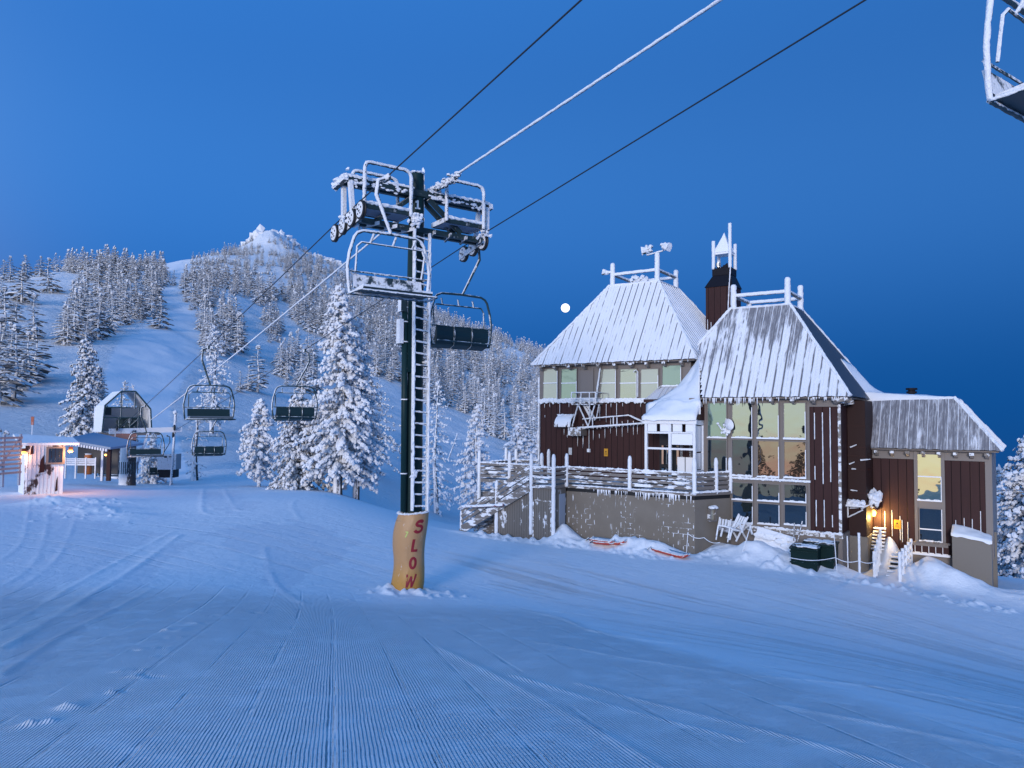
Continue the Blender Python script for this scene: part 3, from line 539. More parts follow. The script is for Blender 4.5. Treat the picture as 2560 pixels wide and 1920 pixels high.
sheet('snow_drift', [[(-.3,6.4,1.15),(1.3,6.2,1.1),(3.2,6.9,1.06)], [(-.5,5.0,2.6),(.6,4.6,1.25),(3.2,5.0,1.06)], [(-.7,4.1,2.75),(.2,3.75,1.25),(3.3,3.8,1.02)]], M['snow'], thick=.35, amp=.05)
# vestibule roof and walls
zv0 = zof(1675, 1050, -1.0); zv1 = .72; VA0 = aof(1612, -1.0); zdk = -2.83
sheet('porch_roof_snow', [[(VA0+.3,1.0,zv1+.05),(-6.4,.2,zv1+.1),(-5.3,-.1,zv1)], [(VA0+.05,.1,zv0+.75),(-6.5,-.4,zv0+.8),(-5.25,-.5,zv0+.78)], [(VA0-.08,-1.12,zv0+.14),(-6.6,-1.15,zv0+.14),(-5.22,-1.12,zv0+.14)]], M['snow'], thick=.16, amp=.12)
def vest(mb):
    a0, a1, b0 = VA0, -5.28, -1.0; m = .05
    mb.m = 0
    for a in (a0, (a0+a1)/2-.05, a1-.11): mb.box(a, a+.11, b0, b0+.11, zdk, zv0)
    mb.box(a0-.05, a1+.05, b0-.02, b0+.1, zv0-.16, zv0+.02)
    for z in (zof(1675, 1082, -1), zof(1675, 1122, -1) ): mb.box(a0+.11, a1-.11, b0+.02, b0+.1, z-.04, z+.04)
    mb.box(a1-.1, a1, b0+.1, 0.0, zv0-.2, zv0); mb.box(a1-.1, a1, b0+.1, 0, zdk+.7, zdk+.8); mb.box(a1-.1,a1,-.1,0,zdk,zv0+.4)
    mb.m = 1                                           # frosted panels
    z1, z2 = zof(1675, 1058, -1), zof(1675, 1079, -1); d = (a1-a0)/4
    for k in range(4): mb.box(a0+.13+k*d, a0+k*d+d-.03, b0+.03, b0+.07, z2, z1)
    mb.box((a0+a1)/2+.08, a1-.13, b0+.02, b0+.06, zof(1700, 1112, -1), z2-.06)
    for k in (0, 1):
        mb.box((a0+a1)/2+.1+k*.36, (a0+a1)/2+.42+k*.36, b0+.6, b0+.64, zdk+.1, zdk+1.3)
    for b, e in ((-.86,-.5),(-.46,-.1)):
        for z, zz in ((zdk+.1, zdk+.66), (zdk+.84, zdk+1.5), (zdk+1.56, zv0-.24)): mb.box(a1-.08, a1-.04, b, e, z, zz)
    mb.m = 2                                           # brown gable cheek
    mb.prism([(a1-.02, b0+.05, zv0), (a1-.02, 0, zv0), (a1-.02, -.05, zv1-.05)], (.05, 0, 0))
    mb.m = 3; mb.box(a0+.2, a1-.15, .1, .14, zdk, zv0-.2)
    mb.m = 4
    for k, (x, wd) in enumerate([(a0+.32, .28), (a0+1.0, .12), (a1-.95, .22), (a1-.4, .2)]):
        mb.box(x, x+wd, .05, .09, zdk+.95, zdk+1.75); mb.box(x, x+wd, .05, .09, zdk+.2, zdk+.8)
    mb.m = 0
    for x in (a0+.65, a0+1.2, a1-1.05, a1-.65, a1-.12): mb.box(x, x+.1, .0, .05, zdk, zv0-.2)
lb(vest, 'entry_porch', [M['rimewood'], M['whiteice'], M['brownflat'], M['dark'], M['glass']])
# small roof piece between upper windows and porch
def lean(mb):
    a0, a1 = aof(1622, .9), aof(1698, .9); z0, z1 = zof(1660, 998, .7), zof(1660, 966, 1.4)
    mb.add([(a0-.1,.6,z0),(a1,.6,z0),(a1,1.46,z1),(a0+.45,1.46,z1)], [(0,1,2,3)]); mb.add([(a0-.1,.6,z0-.06),(a1,.6,z0-.06),(a1,1.46,z1-.06),(a0+.45,1.46,z1-.06)], [(3,2,1,0)])
    for k in range(6):
        x = a0 + .35 + (a1-a0-.4)*k/5; mb.beam((x-.28 if k == 0 else x, .58, z0+.02), (x, 1.46, z1+.02), .03, .07)
    mb.m = 1; mb.box(a0-.1, a1, .58, .62, z0-.14, z0); mb.box(a0+.25, a1, .7, 1.5, z0-.5, z0-.1)
lb(lean, 'small_roof', [M['roofA'], M['brownflat']])
# brackets under eaves
def brk(xs, b, z, d=.32):
    for x in xs:
        m_ = MB(); m_.prism([(x-.055, b, z), (x-.055, b+d, z), (x-.055, b+d, z-.24), (x-.055, b+d*.35, z-.19), (x-.055, b, z-.08)], (.11, 0, 0)); m_.box(x-.08, x+.08, b-.03, b+.02, z-.10, z+.0); m_.build('eave_bracket', [M['trimsnow']], lodge)
brk([aof(p, 1.2) for p in (1353, 1387, 1423, 1460, 1497, 1537, 1578, 1618, 1661, 1704)], 1.12, ZA-.07)
brk([aof(p, -.3) for p in (1828, 1879, 1930, 1982, 2034, 2088)], -.36, ZB-.07)
brk([aof(p, 2.75) for p in (2190, 2228, 2267, 2306, 2346, 2387, 2427, 2465)], 2.70, ZC-.10, .28)
for pts in ([(.32,-.3,ZB-.1),(.36,.2,ZB-.14),(.30,.9,ZB-.2)],):
    for p in pts: m_ = MB(); m_.beam((p[0]-.35, p[1], p[2]-.05), (p[0]+.05, p[1], p[2]+.02), .13, .16); m_.build('eave_bracket', [M['trimsnow']], lodge)
# windows
def window(px0, px1, py0, py1, b, glass=None, bars=(), icew=.03, side=True, ref=None, tilt=(.062, .040)):
    ref = ref or px0; a0, a1 = aof(px0, b), aof(px1, b); z1, z0 = zof((px0+px1)/2, py0, b), zof((px0+px1)/2, py1, b)
    f = MB(); t = .035; d0, d1 = b-.075, b-.02
    f.box(a0-t, a0, d0, d1, z0-t, z1+t); f.box(a1, a1+t, d0, d1, z0-t, z1+t); f.box(a0, a1, d0, d1, z1, z1+t); f.box(a0, a1, d0, d1, z0-t, z0)
    fr = f.build('window', [M['taupe']], lodge)
    p = MB(); zs = [z0] + [z0 + (z1-z0)*k for k in bars] + [z1]; p.add([(a0, b-tilt[0], z0), (a1, b-tilt[0], z0), (a1, b-tilt[1], z1), (a0, b-tilt[1], z1)], [(0,1,2,3)])
    p.build('pane', [glass or M['glass']], fr)
    s = MB(); s.box(a0-.03, a1+.02, b-.115, b-.05, z0-.045, z0+.012)
    for z in zs[1:-1]: s.box(a0, a1, b-.09, b-.052, z-.022, z+.022)
    s.box(a1-.012, a1+.015, b-.095, b-.052, z0, z0+(z1-z0)*random.uniform(.5, 1))
    for k in range(7): s.lump((random.uniform(a0, a1), b-.09, z0+.015), (.07, .03, .025), .4)
    s.build('snowy_sill', [M['snow']], fr); return fr
for (x0, x1), gl in zip([(1360,1395),(1405,1443),(1503,1541),(1552,1593),(1604,1647)], ['blind','glass_green','blind','glass','blind']): window(x0, x1, 923, 997, 1.47, M[gl], (.53,))
window(1658, 1704, 914, 964, 1.47, M['glass_green'])
for i, (x0, x1) in enumerate([(1771,1817),(1832,1881),(1895,1947),(1961,2014)]):
    dy = (i-1) * .0; s = [0, 0, 3, 5][i]
    window(x0, x1, 1008, 1093+s*.6, -.03, M['glass_green'] if i < 1 else M['glass']); window(x0, x1, 1100+s, 1188+s, -.03, M['glass_low'] if i < 2 else M['glass_mid'])
    if i: window(x0, x1, 1207+s, 1248+s, -.03, M['glass_low']); window(x0, x1, 1255+s*1.6, 1306+s, -.03, M['glass_low'])
window(2292, 2350, 1133, 1250, 2.97, M['glass_warm'], (.50,), tilt=(.09, .018)); window(2295, 2350, 1272, 1352, 2.97, M['glass_low'], (.36,))
def casing(mb):
    for x0, x1, y0, y1 in ((2283, 2359, 1130, 1357),):
        a0, a1 = aof(x0, 2.97), aof(x1, 2.97); z1, z0 = ZC-.1, zof(2320, 1357, 2.97)
        mb.box(a0, a0+.11, 2.9, 3.0, z0, z1); mb.box(a1-.11, a1, 2.9, 3.0, z0, z1); zz = zof(2320, 1262, 2.97); mb.box(a0+.11, a1-.11, 2.91, 3.0, zz-.13, zz+.13); mb.box(a0-.08, a1+.08, 2.82, 3.0, z0-.12, z0)
        for k in range(26): mb.lump((random.uniform(a0-.1, a1+.1), 2.85, z0+.02), (.09, .06, .05), .4)
lb(casing, 'window_casing', [M['taupe']])
def trims(mb):                          # horizontal snowy bands, posts between window bays, window-bay sill
    z = zof(1480, 1000, 1.45); mb.box(-14.42, -7.2, 1.38, 1.47, z-.10, z+.06)
    z = zof(1900, 1197, 0); mb.box(-4.35, -1.05, -.13, -.03, z-.04, z+.035)
    for k in range(150): a = random.uniform(-14.4, -7.3); mb.lump((a, 1.37, zof(1480,1000,1.45)-.06+random.uniform(-.06,.08)), (.09,.04,.06), .5)
    for k in range(70): a = random.uniform(-4.3, -1.05); mb.lump((a, -.13, zof(1900,1197,0)+random.uniform(-.03,.03)), (.07,.03,.035), .5)
    for k in range(90): a = random.uniform(-4.3, .08); mb.lump((a, -.15, zsB+.03+random.uniform(-.04,.03)), (.08,.04,.04), .5)
    mb.box(-14.44, -14.36, 1.42, 1.5, -3.2, ZA-.6)
    for k in range(40): mb.lump((-14.40, 1.42, random.uniform(-2.9, 2.0)), (.035,.04,.09), .5)
tag(lb(trims, 'snowy_trim', [M['snow']]), kind='stuff')
NIC = [0]; REST = MB()
def icicles(mb):
    def ic(a, b, z, L, r=.016):
        NIC[0] += 1; m_ = MB() if NIC[0] <= 60 else REST; m_.tube([(a, b, z), (a, b-.005, z-L*.6), (a, b, z-L)], [r, r*.8, .004], 5)
        if m_ is not REST: m_.build('icicle', [M['whiteice']], lodge)
    zt = zof(1480, 1008, 1.42)
    for px, y0, y1 in [(1362,1010,1020),(1375,1008,1018),(1400,1010,1036),(1423,1008,1018),(1363,1038,1044),(1448,1070,1088),(1458,1060,1120),(1459,1085,1110),(1411,1072,1087),(1419,1087,1094),(1433,1076,1092),(1445,1090,1116),(1484,1076,1100),(1499,1085,1096),(1513,1072,1096),(1500,1010,1052),(1516,1010,1056),(1528,1008,1018),(1542,1008,1062),(1557,1008,1016),(1602,1008,1018),(1527,1046,1084),(1542,1060,1090),(1556,1053,1092),(1570,1050,1082),(1584,1052,1088),(1594,1058,1086)]:
        z0, z1 = zof(px, y0, 1.45), zof(px, y1, 1.45); ic(aof(px, 1.45), 1.45, z0, z0-z1)
    for k in range(60): a = random.uniform(-14.5, -6.2); ic(a, 1.06, ZA-.03, random.uniform(.03, .12), .014)
    for k in range(70): a = random.uniform(-5.2, .35); ic(a, -.43, ZB-.02, random.uniform(.05, .16) + (.22*random.random() if a < -2.9 else 0), .02)
    for px, y0, y1 in [(2036,1032,1098),(2036,1165,1199),(2056,1031,1210),(2075,1019,1205),(2078,1288,1318),(2038,1250,1316),(2058,1250,1318)]:
        z0, z1 = zof(px, y0, -.04), zof(px, y1, -.04); a = aof(px, -.04); m_ = MB(); m_.tube([(a, -.03, z0), (a, -.03, z1)], .017, 5, .4, seg=.12); m_.build('icicle', [M['whiteice']], lodge)
    for px, y0, y1 in [(2208,1278,1325),(2226,1275,1340),(2246,1290,1350),(2384,1300,1340),(2405,1295,1325),(2425,1298,1330),(2446,1278,1338),(2251,1300,1355),(2265,1305,1355)]:
        z0, z1 = zof(px, y0, 2.98), zof(px, y1, 2.98); a = aof(px, 2.98); m_ = MB(); m_.tube([(a, 2.98, z0), (a, 2.98, z1)], .012, 5, .4, seg=.12); m_.build('icicle', [M['whiteice']], lodge)
icicles(None); REST.build('icicle', [M['whiteice']], lodge)['kind'] = 'stuff'
o = lb(lambda mb: (mb.box(aof(1451,1.47), aof(1482,1.47), 1.43, 1.47, zof(1466,995,1.47), zof(1466,925,1.47)), mb.box(aof(1448,1.47), aof(1451,1.47), 1.41, 1.47, zof(1466,997,1.47), zof(1466,922,1.47)), mb.box(aof(1482,1.47), aof(1485,1.47), 1.41, 1.47, zof(1466,997,1.47), zof(1466,922,1.47))), 'blank_panel', [M['taupe']])
def rmeter(mb):                         # pipe with a hook end and downpipe on the upper storey
    a = aof(1593, 1.4); z = zof(1593, 928, 1.4); mb.tube([(a-.15,1.35,z-.06),(a-.12,1.35,z+.02),(a,1.35,z+.04),(a+.06,1.35,z-.04),(a+.06,1.35,zof(1593,992,1.4))], .022, 6, .4, seg=.1)
    a = aof(1497, 1.3); mb.tube([(a+.08, 1.3, ZA-.2), (a-.12, 1.25, zof(1497, 1000, 1.3))], .04, 6, .4, seg=.1)
lb(rmeter, 'pipe', [M['rime']])
# roof-top post rails
def crown(a0, a1, b0, b1, z, hs, lab):
    mb = MB(); cs = [(a0,b0),(a1,b0),(a1,b1),(a0,b1)]
    c = empty('post_rail_crown', (0,0,0)); c.parent = lodge; tag(c, lab)
    for (a, b), h_ in zip(cs, hs):
        m_ = MB(); m_.tube([(a,b,z-.15),(a,b,z+h_*.93),(a,b,z+h_)], [.125,.12,.08], 9, .22, seg=.09); m_.build('post', [M['rimewood']], c, True)
    for i in range(4):
        (x0,y0),(x1,y1) = cs[i], cs[(i+1)%4]; m_ = MB(); m_.tube([(x0,y0,z+.42+.14),(x1,y1,z+.42+.14)], .085, 8, .25, seg=.09); m_.build('rail', [M['rimewood']], c, True)
    return c
cA = crown(-11.5, -9.05, 3.85, 6.25, 6.9, (1.15, 1.35, .95, .55), 'rimed log rail on the left roof top')
cB = crown(-4.68, -2.38, 2.08, 4.3, 4.95, (1.05, 1.15, 1.15, .5), 'rimed log rail on the middle roof top')
def floods():
    f = empty('rooftop_floodlights', L2W(-9.05, 3.85, 8.15), RZ, 'pair of rime-crusted floodlights on the tall post of the left roof', 'floodlight')
    m_ = MB(); m_.tube([(0,0,-.3),(0,0,.12)], .10, 7, .5, seg=.06); m_.tube([(-.55,0,.1),(.3,0,.22)], .04, 6, .6, seg=.06); m_.build('bracket', [M['rime']], f)
    for s, x in ((-1, -.5), (1, .42)):
        m_ = MB(); m_.tube([(x-.1*s,0,.45 if s > 0 else .35),(x+.28*s,-.15,.30)], [.13,.20], 8, .35, seg=.07)
        for k in range(14): m_.lump((x+random.uniform(-.15,.2), random.uniform(-.15,.1), .38+random.uniform(-.12,.16)), (.09,.09,.08), .4)
        m_.build('lamp_head', [M['rime']], f)
    g_ = empty('rooftop_speaker', L2W(-11.7, 3.85, 7.6), RZ, 'small rime-covered horn on the left post of the left roof', 'loudspeaker')
    m_ = MB(); m_.tube([(.1,0,0),(-.15,-.05,0),(-.32,-.1,.03)], [.07,.11,.17], 8, .35, seg=.06); m_.build('horn', [M['rime']], g_)
    h_ = empty('rooftop_antenna_box', L2W(-11.0, 6.0, 7.15), RZ, 'lumpy iced equipment box at the back rail of the left roof', 'equipment box')
    m_ = MB(); m_.box(-.3,.3,-.15,.15,-.25,.3)
    for k in range(60): m_.lump((random.uniform(-.45,.5), -.1+random.uniform(-.12,.12), random.uniform(-.35,.5)), (.12,.1,.12), .4)
    m_.build('housing', [M['rime']], h_)
floods()
# chimney
def chimney():
    c = empty('chimney', (0,0,0)); c.parent = lodge; a0, a1, b0, b1 = -7.36, -6.02, 6.0, 7.4; zt = 6.72
    m_ = MB(); m_.box(a0, a1, b0, b1, 3.2, zt); m_.build('chimney_shaft', [M['siding']], c)
    m_ = MB(); i = .27; A_ = [(a0-.05,b0-.05,zt),(a1+.05,b0-.05,zt),(a1+.05,b1+.05,zt),(a0-.05,b1+.05,zt)]; B_ = [(a0+i,b0+i,zt+.62),(a1-.16,b0+i,zt+.62),(a1-.16,b1-i,zt+.62),(a0+i,b1-i,zt+.62)]
    m_.add(A_+B_, [(0,1,5,4),(1,2,6,5),(2,3,7,6),(3,0,4,7),(3,2,1,0)]); m_.box(a0+i-.02, a1-.14, b0+i-.02, b1-i+.02, zt+.62, zt+.98)
    for k in range(5): x = a0+i+.05+k*.19; m_.box(x, x+.09, b0+i-.03, b0+i+.04, zt+.97, zt+1.04)
    m_.build('flue_cap', [M['black']], c)
    x0, x1, y0, y1 = a0+i+.03, a1-.19, b0+i+.03, b1-i-.03; z0 = zt+.95
    for (x, y_, h_) in ((x0,y0,1.45),(x1,y0,2.25),(x1,y1,1.35),(x0,y1,1.2)):
        m_ = MB(); m_.tube([(x,y_,z0),(x,y_,z0+h_)], .085, 8, .2, seg=.08); m_.build('post', [M['rimewood']], c, True)
    m_ = MB(); zc = z0+.85; ap = ((x0+x1)/2, (y0+y1)/2, zc+1.08); n = 7
    for k, (p, q) in enumerate([((x0,y0),(x1,y0)),((x1,y0),(x1,y1)),((x1,y1),(x0,y1)),((x0,y1),(x0,y0))]):
        for j in range(n):
            t0, t1 = j/n, (j+1)/n
            def pt(u, t): s_ = 1.06*(1-t)**1.12; return (ap[0]+(p[0]+(q[0]-p[0])*u-ap[0])*s_, ap[1]+(p[1]+(q[1]-p[1])*u-ap[1])*s_, zc+(ap[2]-zc)*t)
            m_.add([pt(0,t0),pt(1,t0),pt(1,t1),pt(0,t1)], [(0,1,2,3)])
    m_.box(x0, x1, y0, y1, zc-.1, zc+.01); m_.build('snow_canopy', [M['snow'], M['black']], c)
    m_ = MB(); m_.tube([(x0+.22,y0+.1,z0-.02),(x0+.22,y0+.1,z0+.35)], [.09,.07], 8); m_.lathe((x0+.22,y0+.1,z0+.16), [(.12,0),(.12,.16)], 10); m_.build('flue_pipe', [simple('bright_flue_steel', (.5,.5,.48), .3, 1)], c)
    m_ = MB(); m_.box(x1-.38, x1-.05, y0+.05, y0+.3, z0, z0+.18); m_.tube([(x1-.3,y0+.1,z0+.15),(x1-.15,y0+.1,z0+.25)], .04, 6); m_.build('vent', [M['black']], c)
    m_ = MB(); m_.tube([(a1-.05,b0-.06,zt+.9),(a1-.12,b0-.08,zt-.1),(a1-.2,b0-.08,zt-1.8)], .025, 5, .5, seg=.1)
    for x, h_ in ((a0+.1,.55),(a0+.28,.4),(a0+.85,.5),(a0+.65,.12)): m_.tube([(x,b0-.02,4.55),(x,b0-.02,4.55+h_)], .015, 5, .4, seg=.1)
    m_.box(a0, a1, b0-.1, b0, 4.45, 4.55); m_.build('ice_lines', [M['whiteice']], c)
chimney()
# seal between blocks: low saddle roof behind, in front of the chimney
lb(lambda mb: (mb.add([(-8.2,6.2,4.2),(-5.4,6.2,4.35),(-5.4,5.2,3.7),(-8.2,5.2,3.5)], [(0,3,2,1),(0,1,2,3)]), mb.box(-8.1,-5.5,5.9,8,2.5,4.3)), 'saddle_roof', [M['roofA']])
# stove pipe on wing roof
a = aof(2280, 5); m_ = MB(); m_.lathe((a,5,.95), [(.13,0),(.13,.28),(.2,.28),(.2,.36),(.14,.36),(.14,.42),(.22,.42),(.22,.5)], 12); m_.box(a-.32,a+.32,4.8,5.2,.98,1.18); m_.build('stove_pipe', [M['black']], lodge)
# lower right wing wall blocks
def wingblocks(mb):
    b = 2.4; a0, a1 = aof(2374, b), aof(2472, b); z = zof(2420, 1345, b); mb.m = 0; mb.add([(a0,b,-9),(a1,b,-9),(a1,3.3,-9),(a0,3.3,-9),(a0,b,z+.12),(a1,b,z-.1),(a1,3.3,z-.05),(a0,3.3,z+.15)], [(3,2,1,0),(4,5,6,7),(0,1,5,4),(1,2,6,5),(2,3,7,6),(3,0,4,7)])
    mb.box(a1-.35, a1+.12, 3.9, 4.3, -9, z+.1)
lb(wingblocks, 'retaining_wall', [M['plain_block']])
b = 2.4; a0, a1 = aof(2374, b), aof(2472, b); z = zof(2420, 1345, b)
sheet('snow_cap', [[(a0-.02,3.1,z+.42),((a0+a1)/2,3.1,z+.30),(a1,3.0,z+.08)], [(a0-.03,2.35,z+.14),((a0+a1)/2,2.35,z+.05),(a1+.02,2.34,z-.07)]], M['snow'], thick=.1, amp=.10)
def shingles(mb):                       # brown skirt under the wing window with rimed joints
    a0, a1 = aof(2280, 2.9), aof(2366, 2.9); z0, z1 = zof(2320, 1383, 2.9), zof(2320, 1362, 2.9); mb.m = 0; mb.box(a0, a1, 2.86, 2.98, z0, z1)
    mb.m = 1
    for k in range(5): x = a0 + (a1-a0)*(k+.1)/5; mb.box(x, x+.02, 2.84, 2.86, z0, z1); mb.box(x, x+.18, 2.84, 2.86, z0, z0+.02)
    mb.box(a0-.1, a1+.05, 2.75, 2.9, z0-.08, z0)
lb(shingles, 'window_skirt', [M['brownflat'], M['whiteice']])
# deck
deck = empty('wooden_deck', L2W(-9, -.5, 0), RZ, 'raised timber deck with snow-caked board railing in front of the lodge', 'deck')
D0 = Vector((-9, -.5, 0))
def dl(a, b, z): return (a-D0.x, b-D0.y, z)
zdf = -2.83; rt = -2.02
def dk(fn, name, mats, smooth=False):
    mb = MB(); fn(mb); mb.v = [dl(*v) for v in mb.v]; return mb.build(name, mats, deck, smooth)
CF = (-5.01, -1.8); CE = (-4.13, -.02); DL = -10.86
def dfloor(mb):
    poly = [(DL,-1.88,zdf),(CF[0]+.03,-1.88,zdf),(CE[0]+.08,-.1,zdf),(CE[0]+.08,0,zdf),(-6.4,0,zdf),(-6.4,1.5,zdf),(-15.6,1.5,zdf),(-15.6,-1.9,zdf)]
    mb.prism([(x,y_,z-.14) for x,y_,z in poly], (0,0,.14)); mb.box(-12.05, DL, -2.95, -1.88, zdf-.14, zdf)
dk(dfloor, 'deck_floor', [M['railwood']])
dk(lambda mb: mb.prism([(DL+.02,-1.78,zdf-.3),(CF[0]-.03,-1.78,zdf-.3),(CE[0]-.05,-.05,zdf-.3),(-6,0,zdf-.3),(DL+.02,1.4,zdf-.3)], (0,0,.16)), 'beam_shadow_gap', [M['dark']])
dk(lambda mb: mb.prism([(DL,-1.8,-7.5),(CF[0],-1.8,-7.5),(CE[0],0,-7.5),(DL,0,-7.5)], (0,0,7.5+zdf-.3)), 'block_wall', [M['block']])
def rails(p, q, boards=4, z0=zdf+.08, z1=rt, slope=0):
    n = boards; h_ = (z1-z0)/n
    for k in range(n):
        z = z0 + h_*k; mb = MB(); d = (Vector((q[0],q[1],0))-Vector((p[0],p[1],0))); nn = d.cross(Vector((0,0,1))).normalized()*.03
        mb.beam((p[0],p[1],z+h_*.40), (q[0],q[1],z+h_*.40+slope), .05, h_*.66); mb.v = [dl(*v) for v in mb.v]; mb.build('rail_board', [M['railwood']], deck)
    mb = MB(); steps = max(3, int(d.length/.13))                      # snow lying along the top board
    for k in range(steps+1): t = k/steps; c = (p[0]+(q[0]-p[0])*t, p[1]+(q[1]-p[1])*t, z1-h_*.22+slope*t); mb.lump(c, (.10,.045,random.uniform(.03,.06)), .4)
    for k in range(int(steps*.7)): t = random.random(); j = random.randrange(n); c = (p[0]+(q[0]-p[0])*t, p[1]+(q[1]-p[1])*t-.02, z0+h_*(j+.72)+slope*t); mb.lump(c, (.13,.035,.025), .4)
    mb.v = [dl(*v) for v in mb.v]; tag(mb.build('rail_snow', [M['snow']], deck), kind='stuff')
def post(a, b, zt=-1.5, zb=zdf-.1, r=.085):
    mb = MB(); mb.tube([(a,b,zb),(a,b,zt-.18),(a,b,zt-.05),(a,b,zt)], [r,r,r*.75,r*.35], 8, .18, seg=.09); mb.v = [dl(*v) for v in mb.v]; mb.build('post', [M['rimewood']], deck, True)
fp = [(-10.86,-2.9),(-10.80,-1.9),(aof(1575,-1.85),-1.85),(CF[0],CF[1]-.04),((CF[0]*.42+CE[0]*.58),(CF[1]*.42+CE[1]*.58)-.03),(CE[0]-.02,-.12)]
for a, b in fp: post(a, b, zt=-1.48)
for p, q in zip(fp[:-1], fp[1:]): rails(p, q)
post(-12.0, -2.9, -1.5, -5.0); post(-13.85, -2.9, -2.75, -5.2); post(-15.85, -2.9, -4.25, -6.0, .07); post(-10.86, -2.9, -1.48, -6.0)
rails((-12.0,-2.9), (-10.86,-2.9))
bp = [(-15.6,-1.9),(-13.85,-1.9),(-12.1,-1.9)]
for a, b in bp: post(a, b, -1.5, -4.2)
for p, q in zip(bp[:-1], bp[1:]): rails(p, q)
rails((-15.6,-1.9), (-15.6,1.2)); post(-15.6, 1.2, -1.5); rails((-15.6,1.2), (-14.4,1.3)); post(aof(1373,.9), .9, -1.45); post(aof(1267,1.2), 1.2, -1.45)
# stair and the boarded enclosure beneath
stair = empty('deck_staircase', L2W(-14, -2.9, -4), RZ, 'frosted timber staircase climbing to the left end of the deck', 'staircase')
def stl(fn, name, mats, smooth=False):
    mb = MB(); fn(mb); mb.v = [(v[0]+14, v[1]+2.9, v[2]+4) for v in mb.v]; return mb.build(name, mats, stair, smooth)
S0, S1 = (-12.05, -2.93), (-15.85, -5.15)
def sz(a): return S0[1] + (a-S0[0])/(S1[0]-S0[0])*(S1[1]-S0[1])
for k in range(4): stl(lambda mb: mb.beam((S0[0]-.02,-2.95,sz(S0[0])+.14+k*.235), (S1[0]+.05,-2.95,sz(S1[0])+.14+k*.235), .05, .15), 'rail_board', [M['railwood']])
for k in range(4): stl(lambda mb: mb.beam((S0[0]-.02,-2.0,sz(S0[0])+.14+k*.235), (S1[0]+.05,-2.0,sz(S1[0])+.14+k*.235), .05, .15), 'rail_board', [M['railwood']])
stl(lambda mb: mb.beam((S0[0],-2.97,S0[1]-.08), (S1[0],-2.97,S1[1]-.08), .06, .26), 'stringer', [M['railwood']])
stl(lambda mb: mb.beam((S0[0]-1.1,-1.98,sz(S0[0]-1.1)-.08), (S1[0],-1.98,S1[1]-.08), .06, .26), 'stringer', [M['railwood']])
for k in range(11): a = S0[0] + (S1[0]-S0[0])*(k+.5)/11; stl(lambda mb: (mb.box(a-.16, a+.16, -2.92, -2.02, sz(a)-.06, sz(a)-.02), mb.box(a-.15, a+.15, -2.90, -2.04, sz(a)-.018, sz(a)+.05)), 'tread', [M['snow']])
stl(lambda mb: mb.tube([(aof(1158,-3.3),-3.3,-4.02),(aof(1260,-3.3),-3.3,zof(1260,1262,-3.3))], .055, 7, .5, seg=.1), 'striped_bar', [M['redrime'] if 'redrime' in M else M['rime']])
def encl(mb):
    a0, a1 = aof(1237,-2.88), DL-.03; zt = zdf-.16
    mb.m = 0; mb.prism([(a0,-2.86,-7),(a1,-2.86,-7),(a1,-2.86,zt),(S0[0]+.1,-2.86,zt),(a0,-2.86,sz(a0)-.24)], (0,.06,0)); mb.box(a1-.05, a1, -2.8, -1.8, -7, zt)
    mb.box(a0, a0+.05, -2.8, -1.9, -7, sz(a0)-.3)
    mb.m = 1
    for x in (1336, 1380): mb.box(aof(x,-2.88)-.03, aof(x,-2.88)+.03, -2.9, -2.86, -7, zof(1358,1250,-2.88))
    mb.box(aof(1330,-2.88), aof(1384,-2.88), -2.9, -2.86, zof(1358,1252,-2.88)-.03, zof(1358,1252,-2.88)+.03)
    mb.m = 2; mb.box(a1-.01, a1+.02, -2.4, -1.9, -7, zdf-.4)
dk(encl, 'boarded_enclosure', [M['groove'] if 'groove' in M else M['taupe'], M['trimsnow'], M['grating']])
dk(lambda mb: mb.box(aof(1339,-2.88), aof(1377,-2.88), -2.885, -2.86, -7, zof(1358,1254,-2.88)), 'door', [M['groove']])
def lowwall(mb):
    for k in range(4): mb.box(-16.0, -13.9, -1.6, -1.55, -3.6-.22*k, -3.45-.22*k)
    mb.box(-16.0,-13.9,-1.5,1.2,-7,-3.45)
dk(lowwall, 'under_deck_boards', [M['railwood']])
def deckice(mb):
    for k in range(90):
        px = random.choice([random.uniform(1495,1560), random.uniform(1480,1730), random.uniform(1600,1700)]); a = aof(px, -1.9); L_ = random.uniform(.06, .32); mb.tube([(a,-1.9,zdf-.13),(a,-1.9,zdf-.13-L_)], [.02,.005], 5)
    for k in range(int(90)): a = random.uniform(DL, CF[0]); mb.lump((a, -1.92, zdf-.02), (.12,.06,.035), .4)
    for k in range(26): t = random.random(); mb.lump((CF[0]+(CE[0]-CF[0])*t+.03, -1.88+1.8*t, zdf+.01), (.14,.12,.05), .4)
tag(dk(deckice, 'icicle_fringe', [M['snow']]), kind='stuff')
# ---------------------------------------------------------------- chairlift
TB = Vector((-2.6, 20.0, 0)); TX = Vector((.824, .566, 0)); TY = Vector((-.566, .824, 0)); RT = math.atan2(.566, .824)
def T2W(x, y, z): return TB + TX*x + TY*y + Vector((0, 0, z))
def tw(px, py, y=0.0):
    q = CM @ Vector(((px-1280)/F, (960-py)/F, -1)); r = q.x/q.y; x = (r*(20+.824*y) + 2.6 + .566*y) / (.824 - .566*r); return Vector((x, y, q.z/q.y*(20+.566*x+.824*y)))
GT = gz(-2.7, 20)
def rz_(s): return 5.30 - .142*s if s > 0 else 5.30 + .128*(-s)
tower = empty('lift_tower', T2W(0, 0, GT), RT, 'dark green chairlift tower with rime-crusted crossarm, ladder and orange pad', 'lift tower')
def tb(fn, name, mats, parent=tower, smooth=False):
    mb = MB(); fn(mb); mb.v = [(v[0], v[1], v[2]-GT) for v in mb.v]; return mb.build(name, mats, parent, smooth)
PB = tw(1029, 1420); PT = tw(1042, 434)
